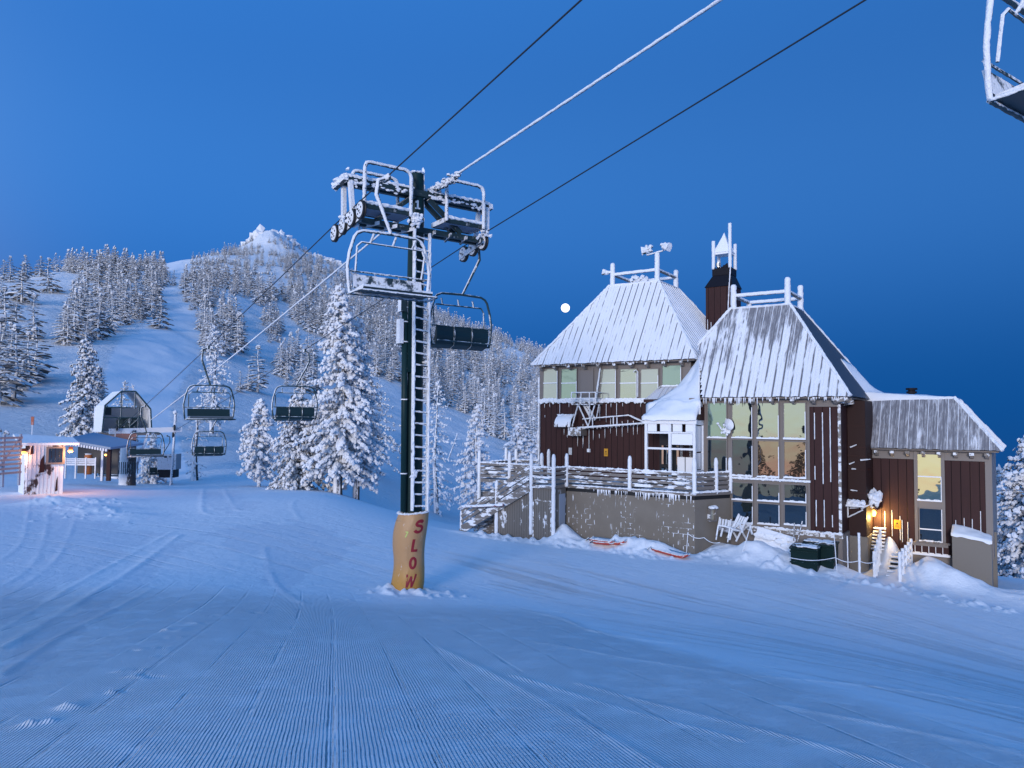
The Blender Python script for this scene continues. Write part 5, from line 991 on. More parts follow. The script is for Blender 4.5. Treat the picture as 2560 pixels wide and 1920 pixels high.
def conifer(name, h, rad, nb, fingers, seed, m_, open_=.0, base=.10, fr=.10, trunk_r=.02, shape=.85, lean=0, trunkm='trunk'):
    """trunk mesh + crown mesh at the origin"""
    random.seed(seed); tk = MB(); cr = MB(); ph0 = random.random()*9
    def ax(t): return Vector((lean*h*t*t + .012*h*math.sin(t*7+ph0), .012*h*math.cos(t*6+ph0), h*t))
    tk.tube([ax(t)-Vector((0,0,.4 if t == 0 else 0)) for t in (0,.15,.4,.7,.97)], [h*trunk_r,h*trunk_r*.85,h*trunk_r*.6,h*trunk_r*.32,h*.003], 8, .15)
    for k in range(nb):
        t = base + (1-base) * ((k+random.random())/nb); a = k*2.399 + random.uniform(-.5,.5)
        gap = float(vn(t*6+seed, a*.8, seed))
        if gap < -.5 + open_: continue
        prof = (1-t)**shape * (1 if t > base+.12 else .55+.45*(t-base)/.12); L = rad*prof*(.72+.62*random.random()**1.3)*(1+.55*float(vn(t*9, a*1.2+seed, 5))) + .02*h
        el = -.28 + .75*t + random.uniform(-.16,.12); d = Vector((math.cos(a)*math.cos(el), math.sin(a)*math.cos(el), math.sin(el))); o = ax(t)
        if fingers == 0:
            spindle(cr, o + d*L*.12, d, L*.95, max(.16*L, fr*h*.09)*1.15, .55, 4, .28)
            spindle(cr, o + d*L*.35 + Vector((0,0,-.04*L)), (Matrix.Rotation(.6,3,'Z') @ d), L*.5, .11*L, .6, 3, .4); spindle(cr, o + d*L*.35, (Matrix.Rotation(-.6,3,'Z') @ d), L*.5, .11*L, .6, 3, .4)
            continue
        tk.tube([o, o+d*L*.5+Vector((0,0,-.06*L)), o+d*L*.95+Vector((0,0,-.28*L))], [max(.015,.02*L),.014,.008], 4)
        n = max(3, int(fingers*(.35+.65*L/rad)))
        for j in range(n):
            u = .18 + .85*(j+random.random())/n; q = o + d*L*u + Vector((0,0,-.28*L*u*u)); side = random.choice((-1,1)); sp = Matrix.Rotation(side*random.uniform(.25,1.15)*(1.1-.5*u),3,'Z') @ d; sp.z -= random.uniform(0,.35)
            fl = (.16+.24*random.random())*(1-.35*u)*L**.5*h**.1*.62; spindle(cr, q, sp, fl, fr*random.uniform(.75,1.6), .8, 5, .5)
            q2 = q + Vector((random.gauss(0,.12), random.gauss(0,.12), random.gauss(-.05,.10)))*L**.5; spindle(cr, q2, (sp.x, sp.y, sp.z-random.uniform(-.3,.8)), fl*.8, fr*random.uniform(.6,1.3), .9, 5, .5)
            if random.random() < .35: spindle(cr, q, (sp.x*.5, sp.y*.5, -.8), fl*.6, fr*.6, .8, 4, .1)
    for k in range(5): spindle(cr, ax(.93+.012*k), (random.uniform(-.4,.4), random.uniform(-.4,.4), 1), h*.05, max(.03,h*.006), 1, 4, 0)
    return tk.build('trunk', [M[trunkm]]), cr.build('crown', [M[m_]])
def hide(*os):
    for o in os: bpy.data.objects.remove(o)
def tree_at(proto, x, y, sink, s, rz, name, label, group=None, cat='tree', sz=1.0):
    e = empty(name, (x, y, gz(x, y)-sink), rz, label, cat, group); e.scale = (s, s, s*sz)
    for o in proto: c = bpy.data.objects.new(o[0], o[1]); COL.objects.link(c); c.parent = e
    return e
def proto(*a, **k):
    t, c = conifer(*a, **k); r = (('trunk', t.data), ('crown', c.data)); hide(t, c); return r
# near trees, built one by one
def near(px, pyb, Y, pyt, label, seed, radf=.26, nb=130, fingers=9, fr=.11, m_='tree_rime', cat='conifer', **k):
    b = P(px, pyb, Y); h = zyy(pyt, px, Y) - gz(b.x, b.y); t, c = conifer('t', h, h*radf, nb, fingers, seed, m_, fr=fr, **k); pr = (('trunk', t.data), ('crown', c.data)); hide(t, c)
    return tree_at(pr, b.x, b.y, 0, 1, 0, k.get('nm', 'frosted_conifer'), label, None, cat)
near(850, 1215, 54, 722, 'tallest rime-covered conifer, standing left of the lift tower', 11, .185, 210, 14, .135, base=.12, open_=.06, shape=.75, trunk_r=.024, lean=-.01)
near(895, 1218, 56, 800, 'second trunk and crown close behind the tallest frosted conifer', 12, .17, 130, 11, .13, base=.1, open_=.1)
near(742, 1208, 55, 985, 'dark-hearted bushy frosted conifer between two taller ones', 13, .36, 120, 12, .12, m_='tree_mid', base=.02, shape=.55)
near(645, 1197, 60, 1000, 'small open-crowned frosted conifer left of the big pair', 14, .30, 100, 11, .13, base=.15, open_=.12, shape=.7)
near(487, 1196, 66, 1020, 'bare dead snag coated in thick rime', 15, .12, 46, 1, .05, base=.05, open_=.2, shape=.2, trunk_r=.05, cat='dead tree')
near(533, 1012, 118, 815, 'white frosted conifer behind the nearest left lift chair', 16, .17, 110, 7, .15, base=.1, shape=.6)
near(928, 1043, 122, 905, 'stand-alone frosted conifer on the slope left of the tower ladder', 17, .32, 110, 8, .17, m_='tree_mid', base=.16)
near(1090, 1072, 108, 955, 'slim frosted conifer just right of the tower ladder', 18, .22, 80, 7, .14, base=.08, open_=.1)
near(1192, 1195, 62, 1015, 'ragged white conifer left of the deck', 19, .24, 90, 10, .12, base=.2, open_=.14)
near(1292, 1178, 70, 1055, 'frosted conifer rising behind the deck railing', 20, .34, 110, 9, .14, base=.05)
near(1340, 1185, 72, 1080, 'frosted conifer half hidden by the corner of the lodge', 21, .3, 90, 8, .13, base=.05)
near(205, 1097, 88, 850, 'tall frosted conifer above the lift hut', 22, .17, 150, 9, .16, m_='tree_mid', base=.02, shape=.55)
near(240, 1090, 92, 918, 'smaller frosted conifer beside the tall one above the hut', 23, .16, 90, 7, .14, m_='tree_mid', base=.02)
near(308, 1012, 84, 955, 'small pointed conifer behind the bullwheel cabin', 24, .24, 60, 6, .09, m_='tree_mid', base=.02)
near(333, 1012, 86, 962, 'thin little white conifer right of the pointed one', 25, .18, 40, 5, .06, base=.02)
near(378, 1180, 62, 1085, 'white bush-like conifer behind the terminal columns', 26, .34, 60, 9, .10, base=.02)
near(-75, 1200, 46, 890, 'left edge conifer whose bough hangs above the slat fence', 37, .29, 100, 9, .12, m_='tree_mid', base=.35)
near(2585, 1452, 43, 1085, 'large blue-shadowed frosted conifer at the right edge', 28, .30, 170, 11, .13, m_='tree_mid', base=.02, shape=.7)
near(2510, 1460, 50, 1170, 'frosted conifer right behind the wing wall', 29, .36, 130, 9, .12, m_='tree_mid', base=.02, shape=.6)
near(2640, 1470, 46, 1150, 'outermost frosted conifer beyond the right edge', 30, .33, 100, 9, .12, m_='tree_mid', base=.02, shape=.6)
# woods on the mountain
FP = [proto('f', 1, .15+.035*(k % 4), 46+6*(k % 3), 0, 100+k, 'tree_far', fr=.12, base=.05+.05*(k % 2), shape=.62+.06*(k % 4), lean=.02*(k % 3-1), trunkm='tree_far', open_=.05*(k%3)) for k in range(9)]
def inpoly(x, y, poly):
    r = False; j = len(poly)-1
    for i in range(len(poly)):
        xi, yi = poly[i]; xj, yj = poly[j]
        if (yi > y) != (yj > y) and x < (xj-xi)*(y-yi)/(yj-yi)+xi: r = not r
        j = i
    return r
WOODS = [('frosted conifer in the wood on the left ridge', 'conifers of the wood on the left ridge', [(140,865),(165,790),(205,705),(240,668),(345,668),(405,690),(395,800),(345,800),(270,835),(240,862),(180,868)], 1.3),
         ('frosted conifer along the skyline between the left wood and the peak', 'conifers along the left skyline', [(135,668),(345,660),(460,712),(380,720),(330,700),(240,690),(135,680)], 1.2),
         ('frosted conifer in the wood right of the groomed run', 'conifers of the wood right of the run', [(430,710),(560,675),(655,700),(652,742),(560,748),(590,812),(608,893),(520,893),(498,880),(505,830),(480,780),(455,745)], 1.4),
         ('frosted conifer high on the shoulder below the peak', 'conifers below the rocky peak', [(560,632),(640,655),(690,660),(680,690),(600,685),(545,660)], .7),
         ('frosted conifer in the great wood on the right flank', 'conifers of the great wood', [(690,655),(740,640),(850,690),(900,715),(980,735),(1100,775),(1210,822),(1330,870),(1420,900),(1420,1175),(1340,1155),(1270,1120),(1205,1070),(1140,1020),(1060,1010),(1000,965),(950,950),(905,915),(870,880),(830,855),(775,835),(735,800),(722,760),(690,745),(650,770),(640,740),(720,735),(740,710)], 1.6),
         ('frosted conifer in the wood on the open middle slope', 'conifers of the middle slope cluster', [(655,800),(690,790),(715,830),(700,862),(665,860)], 1.2),
         ('frosted conifer in the dense clump behind the big conifers', 'conifers behind the big conifers', [(690,900),(790,895),(800,985),(760,985),(700,955)], 1.5)]
SING = [(-6,1010,790),(36,1000,815),(68,960,830),(52,756,655),(24,705,640),(8,700,650),(120,731,645),(100,690,640),(81,848,734),(8,845,718),(40,800,735),(27,914,807),(87,949,819),(250,990,918),(158,861,760),(400,820,742),(352,795,735),(600,979,927),(621,976,914),(644,980,865),(10,960,880),(55,975,900),(352,806,770),(64,700,638),(0,770,690),(2,905,800)]
def far_forest():
    rg = np.random.RandomState(5)
    cand = []
    N_ = 90000; a = rg.uniform(-.62, .12, N_); R = np.sqrt(rg.uniform(100**2, 830**2, N_)); x = R*np.sin(a); y = R*np.cos(a); z = ground(x, y); px, py = proj(np.stack([x, y, z], 1))
    cl = vn(x/22, y/22, 77); cell = {}
    for i in range(N_):
        for wi, (lab, gr, poly, dens) in enumerate(WOODS):
            if inpoly(px[i], py[i], poly):
                sp = 5.4/dens**.5 + R[i]*.0035
                if cl[i] < -.36: break
                k = (int(x[i]/sp), int(y[i]/sp))
                if k in cell: break
                cell[k] = 1; cand.append([R[i], x[i], y[i], z[i], wi, rg.uniform(.45, 1.45)*(9.8 if wi != 4 else 11.5)*(.8 if R[i] > 520 else 1)]); break
    # scattered singles over open ground high on the peak
    for i in range(0, N_, 9):
        if 480 < px[i] < 900 and 600 < py[i] < 700 and R[i] > 520 and cl[i] > .2: cand.append([R[i], x[i], y[i], z[i], 3, rg.uniform(3, 7)])
    # keep what is not hidden by the hill: march along the azimuth
    out = []
    for c in cand:
        R_, x_, y_, z_, wi, h_ = c; t = np.linspace(.25, .99, 24); g_ = ground(x_*t, y_*t); 
        if (g_/(R_*t) > (z_+h_)/R_ + .001).any(): continue
        out.append(c)
    out.sort(key=lambda c: -c[5]/c[0])
    return out
forest = far_forest()
random.seed(3)
NIND = 250
for c in forest[:NIND]:
    R_, x_, y_, z_, wi, h_ = c; pr = random.choice(FP); e = empty('frosted_conifer', (x_, y_, z_-.3), random.uniform(0, 6.28), WOODS[wi][0], 'tree', WOODS[wi][1]); e.scale = (h_*1.2, h_*1.2, h_)
    for nme, me in pr: o = bpy.data.objects.new(nme, me); COL.objects.link(o); o.parent = e
slab = {0: 'lone frosted conifer standing apart on the open left slope'}
for k, (px_, pb, pt) in enumerate(SING):
    xx, yy = onground(px_, pb); D = yy; h_ = (pb-pt)/F*D*1.02; e = empty('frosted_conifer', (xx, yy, gz(xx, yy)-.2), k, 'lone frosted conifer standing apart on the open left slope', 'tree', 'lone conifers on the open slope'); e.scale = (h_*1.75, h_*1.75, h_)
    for nme, me in FP[k % 9]: o = bpy.data.objects.new(nme, me); COL.objects.link(o); o.parent = e
def merge_forest(lst):
    V_, Q_, Tn = [], [], 0; srcs = []
    for pr in FP:
        vv = []; ff = []; o_ = 0
        for _, me in pr[1:]:
            n = len(me.vertices); a = np.zeros(n*3); me.vertices.foreach_get('co', a); vv.append(a.reshape(-1, 3)); ls = np.zeros(len(me.polygons), int); lt = np.zeros(len(me.polygons), int); me.polygons.foreach_get('loop_start', ls); me.polygons.foreach_get('loop_total', lt); li = np.zeros(len(me.loops), int); me.loops.foreach_get('vertex_index', li); ff.append((li+o_, lt)); o_ += n
        srcs.append((np.concatenate(vv), np.concatenate([f[0] for f in ff]), np.concatenate([f[1] for f in ff])))
    VS, LI, LT = [], [], []; off = 0
    for c in lst:
        R_, x_, y_, z_, wi, h_ = c; v, li, lt = srcs[random.randrange(9)]; a = random.uniform(0, 6.28); ca, sa = math.cos(a), math.sin(a); q = v*np.array([h_*1.2, h_*1.2, h_])
        VS.append(np.stack([q[:,0]*ca-q[:,1]*sa+x_, q[:,0]*sa+q[:,1]*ca+y_, q[:,2]+z_-.3], 1)); LI.append(li+off); LT.append(lt); off += len(v)
    VS = np.concatenate(VS); LI = np.concatenate(LI); LT = np.concatenate(LT); me = bpy.data.meshes.new('distant_conifers'); me.vertices.add(len(VS)); me.vertices.foreach_set('co', VS.ravel()); me.loops.add(len(LI)); me.loops.foreach_set('vertex_index', LI.astype(np.int32)); me.polygons.add(len(LT))
    me.polygons.foreach_set('loop_start', np.concatenate([[0], np.cumsum(LT)[:-1]]).astype(np.int32)); me.polygons.foreach_set('loop_total', LT.astype(np.int32)); me.materials.append(M['tree_far']); me.update(); me.validate(); o = bpy.data.objects.new('distant_conifers', me); COL.objects.link(o)
    return tag(o, 'distant frosted conifers covering the mountainside as one wood', 'forest', None, 'stuff')
merge_forest(forest[NIND:]); print('forest', len(forest))
# rough rime-covered rocks at the summit
def rock(px, py, Y, r, label, seed):
    random.seed(seed); p = P(px, py, Y); mb = MB()
    for k in range(90): 
        t = random.gauss(0, .8); h_ = max(0, 1-abs(t)*.5)*r*.75; lx, ly = t*r*.9, random.gauss(0,.3)*r; mb.lump((lx, ly, gz(p.x+lx, p.y+ly)-gz(p.x, p.y)+random.uniform(-.5,.75)*h_*.6), (r*.22, r*.2, r*random.uniform(.12,.30)), .45)
    o = mb.build('summit_rock', [M['tree_rime']]); o.location = (p.x, p.y, gz(p.x, p.y)); tag(o, label, 'rock')
rock(668, 600, 705, 19, 'rugged snow-plastered rock crown on the summit', 1); rock(630, 606, 708, 10, 'smaller snowy crag left of the summit crown', 2); rock(830, 655, 705, 11, 'dark-flecked snowy outcrop right of the summit', 3)
p = P(822, 682, 640); mb = MB(); mb.lathe((0,0,0), [(4.6*math.cos(math.radians(a)), 4.6*math.sin(math.radians(a))) for a in range(-50, 91, 10)], 20); mb.box(-2.5,2.5,-2.5,2.5,-9,-3); o = mb.build('radar_dome', [simple('white_dome', (.8,.78,.8), .5)], None, True); o.location = (p.x, p.y, p.z); tag(o, 'small white radar dome on the ridge', 'radar dome')
# trees behind the camera, seen only as reflections in the windows
RP = proto('r', 12, 2.6, 110, 6, 501, 'tree_dark', fr=.16, base=.05)
for k, (x_, y_, s_) in enumerate([(-13,-2,.62),(-17,-5,.8),(-21,-1,.7),(-12,-9,.75),(-27,-12,.9),(-30,-3,.8),(-6,-18,.9),(-36,-16,1.0),(-43,-26,1.0),(-2,-30,1.1)]):
    tree_at(RP, x_, y_, .2, s_, k, 'conifer', 'dark conifer behind the camera, showing only as a reflection in the lodge windows', 'conifers behind the camera')
# dark hills past the right edge
# ---------------------------------------------------------------- small things
def thing(fn_list, name, loc, rz, label, cat, group=None):
    e = empty(name, loc, rz, label, cat, group)
    for nm, mats, fn, *sm in fn_list: mb = MB(); fn(mb); mb.build(nm, mats, e, bool(sm and sm[0]))
    return e
def lamp(loc, col, en, r=.06):
    l = bpy.data.lights.new('lamp_light', 'POINT'); l.energy = en; l.color = col; l.shadow_soft_size = r; o = bpy.data.objects.new('lamp_light', l); COL.objects.link(o); o.location = loc; return o
M['lampO'] = simple('lit_sodium_bulb', (.9,.5,.15), .5, em=(1.0,.48,.08), es=2.6); M['lampY'] = simple('lit_entry_bulb', (.9,.7,.2), .5, em=(1.0,.66,.16), es=3.0)
M['woodwhite'] = frost('frosted_white_slats', (.28,.28,.30), .1, .5, 6, .8); M['shelter'] = simple('grey_brown_boards', (.10,.095,.09), .7); M['bluegrey'] = simple('blue_grey_sheet', (.25,.33,.45), .6)
M['barrel'] = simple('orange_barrel', (.5,.16,.04), .5); M['paper'] = simple('paper_notice', (.5,.52,.55), .7)
# lift hut
HY = 42.0; A_, B_ = P(59, 1238, HY), P(156, 1238, HY+1.0); hd = (B_-A_); hd.z = 0; hw_ = hd.length; hrz = math.atan2(hd.y, hd.x); ghz = A_.z; hh_ = 128/F*HY
hut = empty('lift_hut', (A_.x, A_.y, ghz), hrz, 'small lift hut with frost-blown brown siding and glowing corner lamps', 'hut')
def hb2(nm, mats, fn, par=None): mb = MB(); fn(mb); return mb.build(nm, mats, par or hut)
hb2('wall', [M['sidingfrost']], lambda m_: m_.prism([(0,0,-.3),(hw_,0,-.3),(hw_,0,hh_-.1),(0,0,hh_-.02)], (-.32,2.4,0)))
hb2('corrugation', [M['sidingfrost']], lambda m_: [m_.box(.1+k*.19,.14+k*.19,-.03,0,0,hh_-.1) for k in range(int(hw_/.19))])
hb2('roof', [M['snow']], lambda m_: m_.add([(-.2,-.12,hh_-.12),(hw_+.75,-.12,hh_-.10),(hw_+.5,2.7,hh_+.12),(-.7,2.7,hh_+.30),(-.2,-.12,hh_+.04),(hw_+.75,-.12,hh_+.02),(hw_+.5,2.7,hh_+.28),(-.7,2.7,hh_+.5)], [(3,2,1,0),(4,5,6,7),(0,1,5,4),(1,2,6,5),(2,3,7,6),(3,0,4,7)]))
wx0, wx1, wz0, wz1 = hw_*.60, hw_*.965, hh_*.62, hh_*.90
wf = hb2('window', [M['taupe']], lambda m_: (m_.box(wx0-.12,wx0,-.07,0,wz0-.1,wz1+.1), m_.box(wx1,wx1+.12,-.07,0,wz0-.1,wz1+.1), m_.box(wx0,wx1,-.07,0,wz0-.1,wz0), m_.box(wx0,wx1,-.07,0,wz1,wz1+.1)))
hb2('pane', [M['glass_low']], lambda m_: m_.box(wx0,wx1,-.03,-.01,wz0,wz1), wf)
hb2('bare_patch', [M['brownflat']], lambda m_: [m_.prism([(x0*hw_,-.035,z0*hh_),((x0+w_)*hw_,-.035,(z0+.02)*hh_),((x0+w_*.85)*hw_,-.035,(z0+h_)*hh_),((x0+w_*.3)*hw_,-.035,(z0+h_*.72)*hh_)], (0,.01,0)) for x0,z0,w_,h_ in ((.36,.42,.15,.36),(.12,.78,.09,.2),(.80,.05,.07,.3),(.60,.46,.04,.08),(.70,.46,.04,.08))])['kind'] = 'stuff'
def hlamp(x, y_, z, lab, en):
    p = hut.matrix_basis @ Vector((x, y_, z)); e = empty('wall_lamp', Vector((A_.x, A_.y, ghz)) + Matrix.Rotation(hrz, 3, 'Z') @ Vector((x, y_, z)), hrz, lab, 'lamp', 'lamps on the lift hut')
    m_ = MB(); m_.box(-.10,.12,-.08,.12,-.02,.14); m_.build('lamp_hood', [M['brownflat']], e); m_ = MB(); m_.lump((0,-.02,-.10), (.14,.12,.10), .05, 1); m_.build('bulb', [M['lampO']], e, True)
    l = lamp((0,-.25,-.28), (1.0,.42,.16), en, .1); l.parent = e
hlamp(-.08, -.15, hh_*.86, 'glowing orange lamp at the left corner of the lift hut', 26); hlamp(hw_+.32, -.1, hh_*.88, 'glowing orange lamp at the right corner of the lift hut', 150)
# low fill of the same lamp row further along the loading area
e = empty('loading_lamp', P(264, 1137, 47), 0, 'small lit lantern left of the terminal column', 'lamp'); m_ = MB(); m_.lump((0,0,0), (.09,.09,.07), .05); m_.build('bulb', [M['lampO']], e); l = lamp((0,-.2,-.2), (1.0,.42,.2), 60, .1); l.parent = e
# slat fence left of the hut
q0 = P(-40, 1195, 39); q1 = P(52, 1195, 41.5); fd = (q1-q0); fd.z = 0; fl_ = fd.length; frz = math.atan2(fd.y, fd.x); fz = q0.z
fe = empty('slat_fence', q0, frz, 'tall slatted wind fence left of the lift hut', 'fence')
for k in range(9): m_ = MB(); m_.box(0, fl_*(1-.025*(k%2)), -.03, .03, .08+k*.24, .20+k*.24); m_.build('slat', [M['woodwhite']], fe)
for x in (.05, fl_*.5, fl_-.1): m_ = MB(); m_.box(x, x+.12, .03, .13, -.6, 2.25); m_.build('post', [M['bluegrey']], fe)
m_ = MB(); m_.beam((fl_*.35,.1,.3),(fl_*.95,.1,2.0),.1,.1); m_.build('brace', [M['bluegrey']], fe)
# open shelter
s0 = P(168, 1172, 52); 
thing([('roof', [M['bluegrey'], M['snow']], lambda m_: (m_.add([(-.1,-.5,2.1),(3.3,-.6,1.55),(3.9,2.8,1.75),(.2,2.8,2.5),(-.1,-.5,1.95),(3.3,-.6,1.40),(3.9,2.8,1.6),(.2,2.8,2.35)], [(0,1,2,3),(7,6,5,4),(4,5,1,0),(5,6,2,1),(6,7,3,2),(7,4,0,3)]))),
       ('fascia_icicles', [M['whiteice']], lambda m_: [m_.box(.1+k*.19,.2+k*.19,-.62,-.5,1.72-.16*k*.19,1.9-.16*k*.19) for k in range(16)]),
       ('back_wall', [M['shelter']], lambda m_: m_.box(0,2.9,1.2,1.3,-.4,1.6)), ('post', [M['brownflat']], lambda m_: m_.box(2.9,3.15,-.3,-.1,-.8,1.5)), ('post', [M['woodwhite']], lambda m_: m_.box(2.5,2.65,-.3,-.15,-.8,1.5))], 'open_shelter', s0, 0, 'low open shelter with sloping snow roof behind the lift hut', 'shelter')
thing([('rail', [M['woodwhite']], (lambda z: lambda m_: m_.box(0,2.1,-.03,.03,z,z+.09))(z)) for z in (0,.13,.26,.39)] + [('post', [M['woodwhite']], (lambda x: lambda m_: m_.box(x,x+.08,-.06,.0,-.9,.55))(x)) for x in (0,.7,1.4,2.05)], 'picket_panel', P(163, 1163, 51), 0, 'white slatted barrier under the open shelter', 'barrier')
thing([('drum', [M['barrel']], lambda m_: m_.lathe((0,0,0), [(.24,-1.0),(.24,.0),(.25,.02),(.24,.35),(.22,.36)], 16), True), ('cap', [M['snow']], lambda m_: m_.lump((0,0,.4),(.22,.22,.1),.3))], 'barrel', P(221, 1150, 52), 0, 'orange barrel inside the open shelter', 'barrel')
thing([('cabinet', [M['woodwhite']], lambda m_: m_.box(-.72,.72,0,1.2,.35,1.6)), ('vent_slats', [M['whiteice']], lambda m_: [m_.box(-.55,.5,-.04,0,.45+k*.16,.53+k*.16) for k in range(3)]), ('upper_slats', [M['dark']], lambda m_: (m_.box(-.2,.0,-.02,0,1.3,1.45), m_.box(.15,.5,-.02,0,1.35,1.42))), ('undercarriage', [M['dark']], lambda m_: m_.box(-.6,.6,.05,1.1,-.3,.33))], 'generator_cabinet', P(416, 1185, 60), .1, 'white cabinet with slatted vents behind the lowest right chair', 'cabinet')
thing([('pole', [M['whiteice']], lambda m_: m_.tube([(0,0,-.6),(0,0,1.0)], .035, 6)), ('board', [simple('rust_red_marker', (.35,.09,.05), .6)], lambda m_: m_.prism([(-.09,-.03,.75),(.10,-.03,.75),(.13,-.03,1.45),(-.13,-.03,1.45)], (0,.05,0)))], 'marker_post', P(80, 1085, 62), 0, 'rust-red paddle marker above the lift hut', 'marker')
lp = onground(1120, 1147); D_ = lp[1]; k_ = D_/F
thing([('pole', [M['trunk']], lambda m_: m_.tube([(0,0,-.3),(22*k_,0,60*k_)], [.16,.11], 7, .4, seg=.4)), ('crosspiece', [M['rime']], lambda m_: m_.beam((14*k_,0,48*k_),(29*k_,0,50*k_),.12,.12)), ('knob', [M['snow']], lambda m_: m_.lump((22*k_,0,62*k_),(.2,.2,.25),.3))], 'leaning_pole', (lp[0], lp[1], gz(*lp)), 0, 'leaning frosted pole alone on the slope left of the deck', 'pole')
for (px, py) in ((897, 757), (913, 772), (2045/1, 0)):
    if py: g2 = P(px, py, 560); thing([('pole', [M['dark']], lambda m_: m_.tube([(0,0,-14),(0,0,4)], .45, 6))], 'lift_line_pole', g2, 0, 'thin dark pole among the trees right of the ladder top', 'pole', 'thin poles in the great wood')
# things by the lodge wall
def lgz(a, b): p = L2W(a, b); return gz(p.x, p.y)
def at(px, b): a = aof(px, b); p = L2W(a, b); return p.x, p.y, gz(p.x, p.y)
def sled(px0, py0, px1, py1, b, m0, label, g='rescue toboggans by the block wall'):
    a0, a1 = aof(px0, b), aof(px1, b-.25); z0, z1 = zof(px0, py0, b), zof(px1, py1, b-.25); o = L2W(a0, b, z0); e = empty('rescue_sled', o, RZ, label, 'sled', g); L = a1-a0; dz = z1-z0
    n = 14; vs = []
    for i in range(n+1):
        t = i/n; w_ = .27*(1 - .5*max(0, t-.8)/.2 - .45*max(0, .12-t)/.12); zz = dz*t + .12*max(0, t-.85)/.15
        for y_, z in ((-w_,.10),(-w_*.8,-.02),(w_*.8,-.02),(w_,.10),(w_*.7,.03),(-w_*.7,.03)): vs.append((L*t, y_-.25*t, zz+z))
    mb = MB(); mb.add(vs, [(i*6+k, i*6+(k+1)%6, i*6+6+(k+1)%6, i*6+6+k) for i in range(n) for k in range(6)] + [(5,4,3,2,1,0), tuple(n*6+k for k in range(6))]); mb.build('hull', [M['sledred']], e, True)
    mb = MB(); [mb.lump((L*t, -.25*t, dz*t+.06), (.12,.2,.05), .4) for t in np.arange(m0, .95, .07)]; mb.build('snow_load', [M['snow']], e)['kind'] = 'stuff'
    mb = MB(); mb.tube([(L*.02,-.22,.12),(-.12,-.2,.0),(-.12,.2,.0),(L*.02,.22,.12)], .02, 6); mb.build('handle', [M['steel']], e)
sled(1478, 1349, 1565, 1362, -2.85, .15, 'snow-topped red sled lying on another by the block wall'); sled(1487, 1356, 1535, 1361, -3.1, .9, 'orange-red sled underneath the snow-topped one', ); sled(1631, 1372, 1722, 1397, -3.05, .75, 'bright red sled at the right end of the block wall')
def bin_(px0, px1, py0, py1, b, d, label):
    a0, a1 = aof(px0, b), aof(px1, b); z1, z0 = zof((px0+px1)/2, py0, b), zof((px0+px1)/2, py1, b); W_ = a1-a0; H_ = z1-z0; e = empty('waste_bin', L2W(a0, b, z0), RZ, label, 'waste bin', 'dark green waste bins')
    mb = MB(); mb.add([(.04,.03,-.2),(W_-.04,.03,-.2),(W_-.04,d,-.2),(.04,d,-.2),(0,0,H_*.9),(W_,0,H_*.9),(W_,d,H_*.97),(0,d,H_*.97)], [(3,2,1,0),(4,5,6,7),(0,1,5,4),(1,2,6,5),(2,3,7,6),(3,0,4,7)])
    for k in range(2): mb.box(-.02, W_+.02, -.025, .0, H_*(.78-.38*k), H_*(.84-.38*k))
    mb.build('body', [M['green']], e)
    mb = MB(); mb.prism([(-.03,-.05,H_*.90),(-.03,-.05,H_*.95),(-.03,d*.5,H_*1.02),(-.03,d+.02,H_*1.0),(-.03,d+.02,H_*.94)], (W_+.06,0,0)); mb.build('lid', [M['green']], e)
    mb = MB(); [mb.lump((random.uniform(.1,W_-.1), random.uniform(.05,d*.9), H_*1.0+.01), (.16,.14,.035), .4) for k in range(22)]; mb.build('lid_snow', [M['snow']], e)['kind'] = 'stuff'
    for x in (.12, W_-.2): mb = MB(); mb.tube([(x,d+.02,.0),(x+.06,d+.02,.0)], .12, 10); mb.build('wheel', [M['tyre']], e)
bin_(1973, 2040, 1368, 1438, -2.1, .75, 'dark green waste bin nearest the camera, snow on its lid'); bin_(2005, 2081, 1357, 1434, -1.5, .8, 'dark green waste bin standing behind the front one')
# stacked white chairs tipped against the wall
def wchair(px, py, rot, tilt, label):
    p = P(px, py, 29.2); e = empty('patio_chair', p, RZ+rot, label, 'chair', 'white chairs heaped against the wall'); e.rotation_euler = (tilt, .15, RZ+rot)
    for x in (-.24, .2): mb = MB(); mb.beam((x,0,0),(x,.28,1.05),.05,.05); mb.build('leg', [M['rimewood']], e); mb = MB(); mb.beam((x,.1,.45),(x,-.42,.40),.05,.05); mb.beam((x,-.42,.40),(x,-.40,0),.05,.05); mb.build('leg', [M['rimewood']], e)
    mb = MB(); mb.box(-.25,.23,-.42,.14,.42,.46); mb.build('seat', [M['rimewood']], e)
    for k in range(4): mb = MB(); x = -.2+k*.11; mb.beam((x,.13,.5),(x,.27,1.0),.08,.02); mb.build('back_slat', [M['rimewood']], e)
wchair(1806, 1352, .3, -.5, 'leftmost white slatted chair leaning on the wall under the window'); wchair(1830, 1350, -.4, -.25, 'middle white chair of the heap under the window'); wchair(1856, 1348, .9, -.7, 'right-hand snow-loaded chair of the heap under the window')
c0 = P(1935, 1368, 28.6); thing([('board', [M['woodwhite']], lambda m_: m_.add([(-.85,0,-.1),(.62,-.1,-.32),(.70,.35,.38),(-.72,.4,.68),(-.85,.06,-.1),(.62,-.04,-.32),(.70,.41,.38),(-.72,.46,.68)], [(0,1,2,3),(7,6,5,4),(4,5,1,0),(5,6,2,1),(6,7,3,2),(7,4,0,3)])), ('snow_cover', [M['snow']], lambda m_: [m_.lump((random.uniform(-.7,.6), random.uniform(.1,.3), random.uniform(0,.4)), (.2,.06,.12), .3) for k in range(26)])], 'leaning_board', c0, RZ, 'wide white board leaning in the snow between chairs and bins', 'board').children[1]['kind'] = 'stuff'
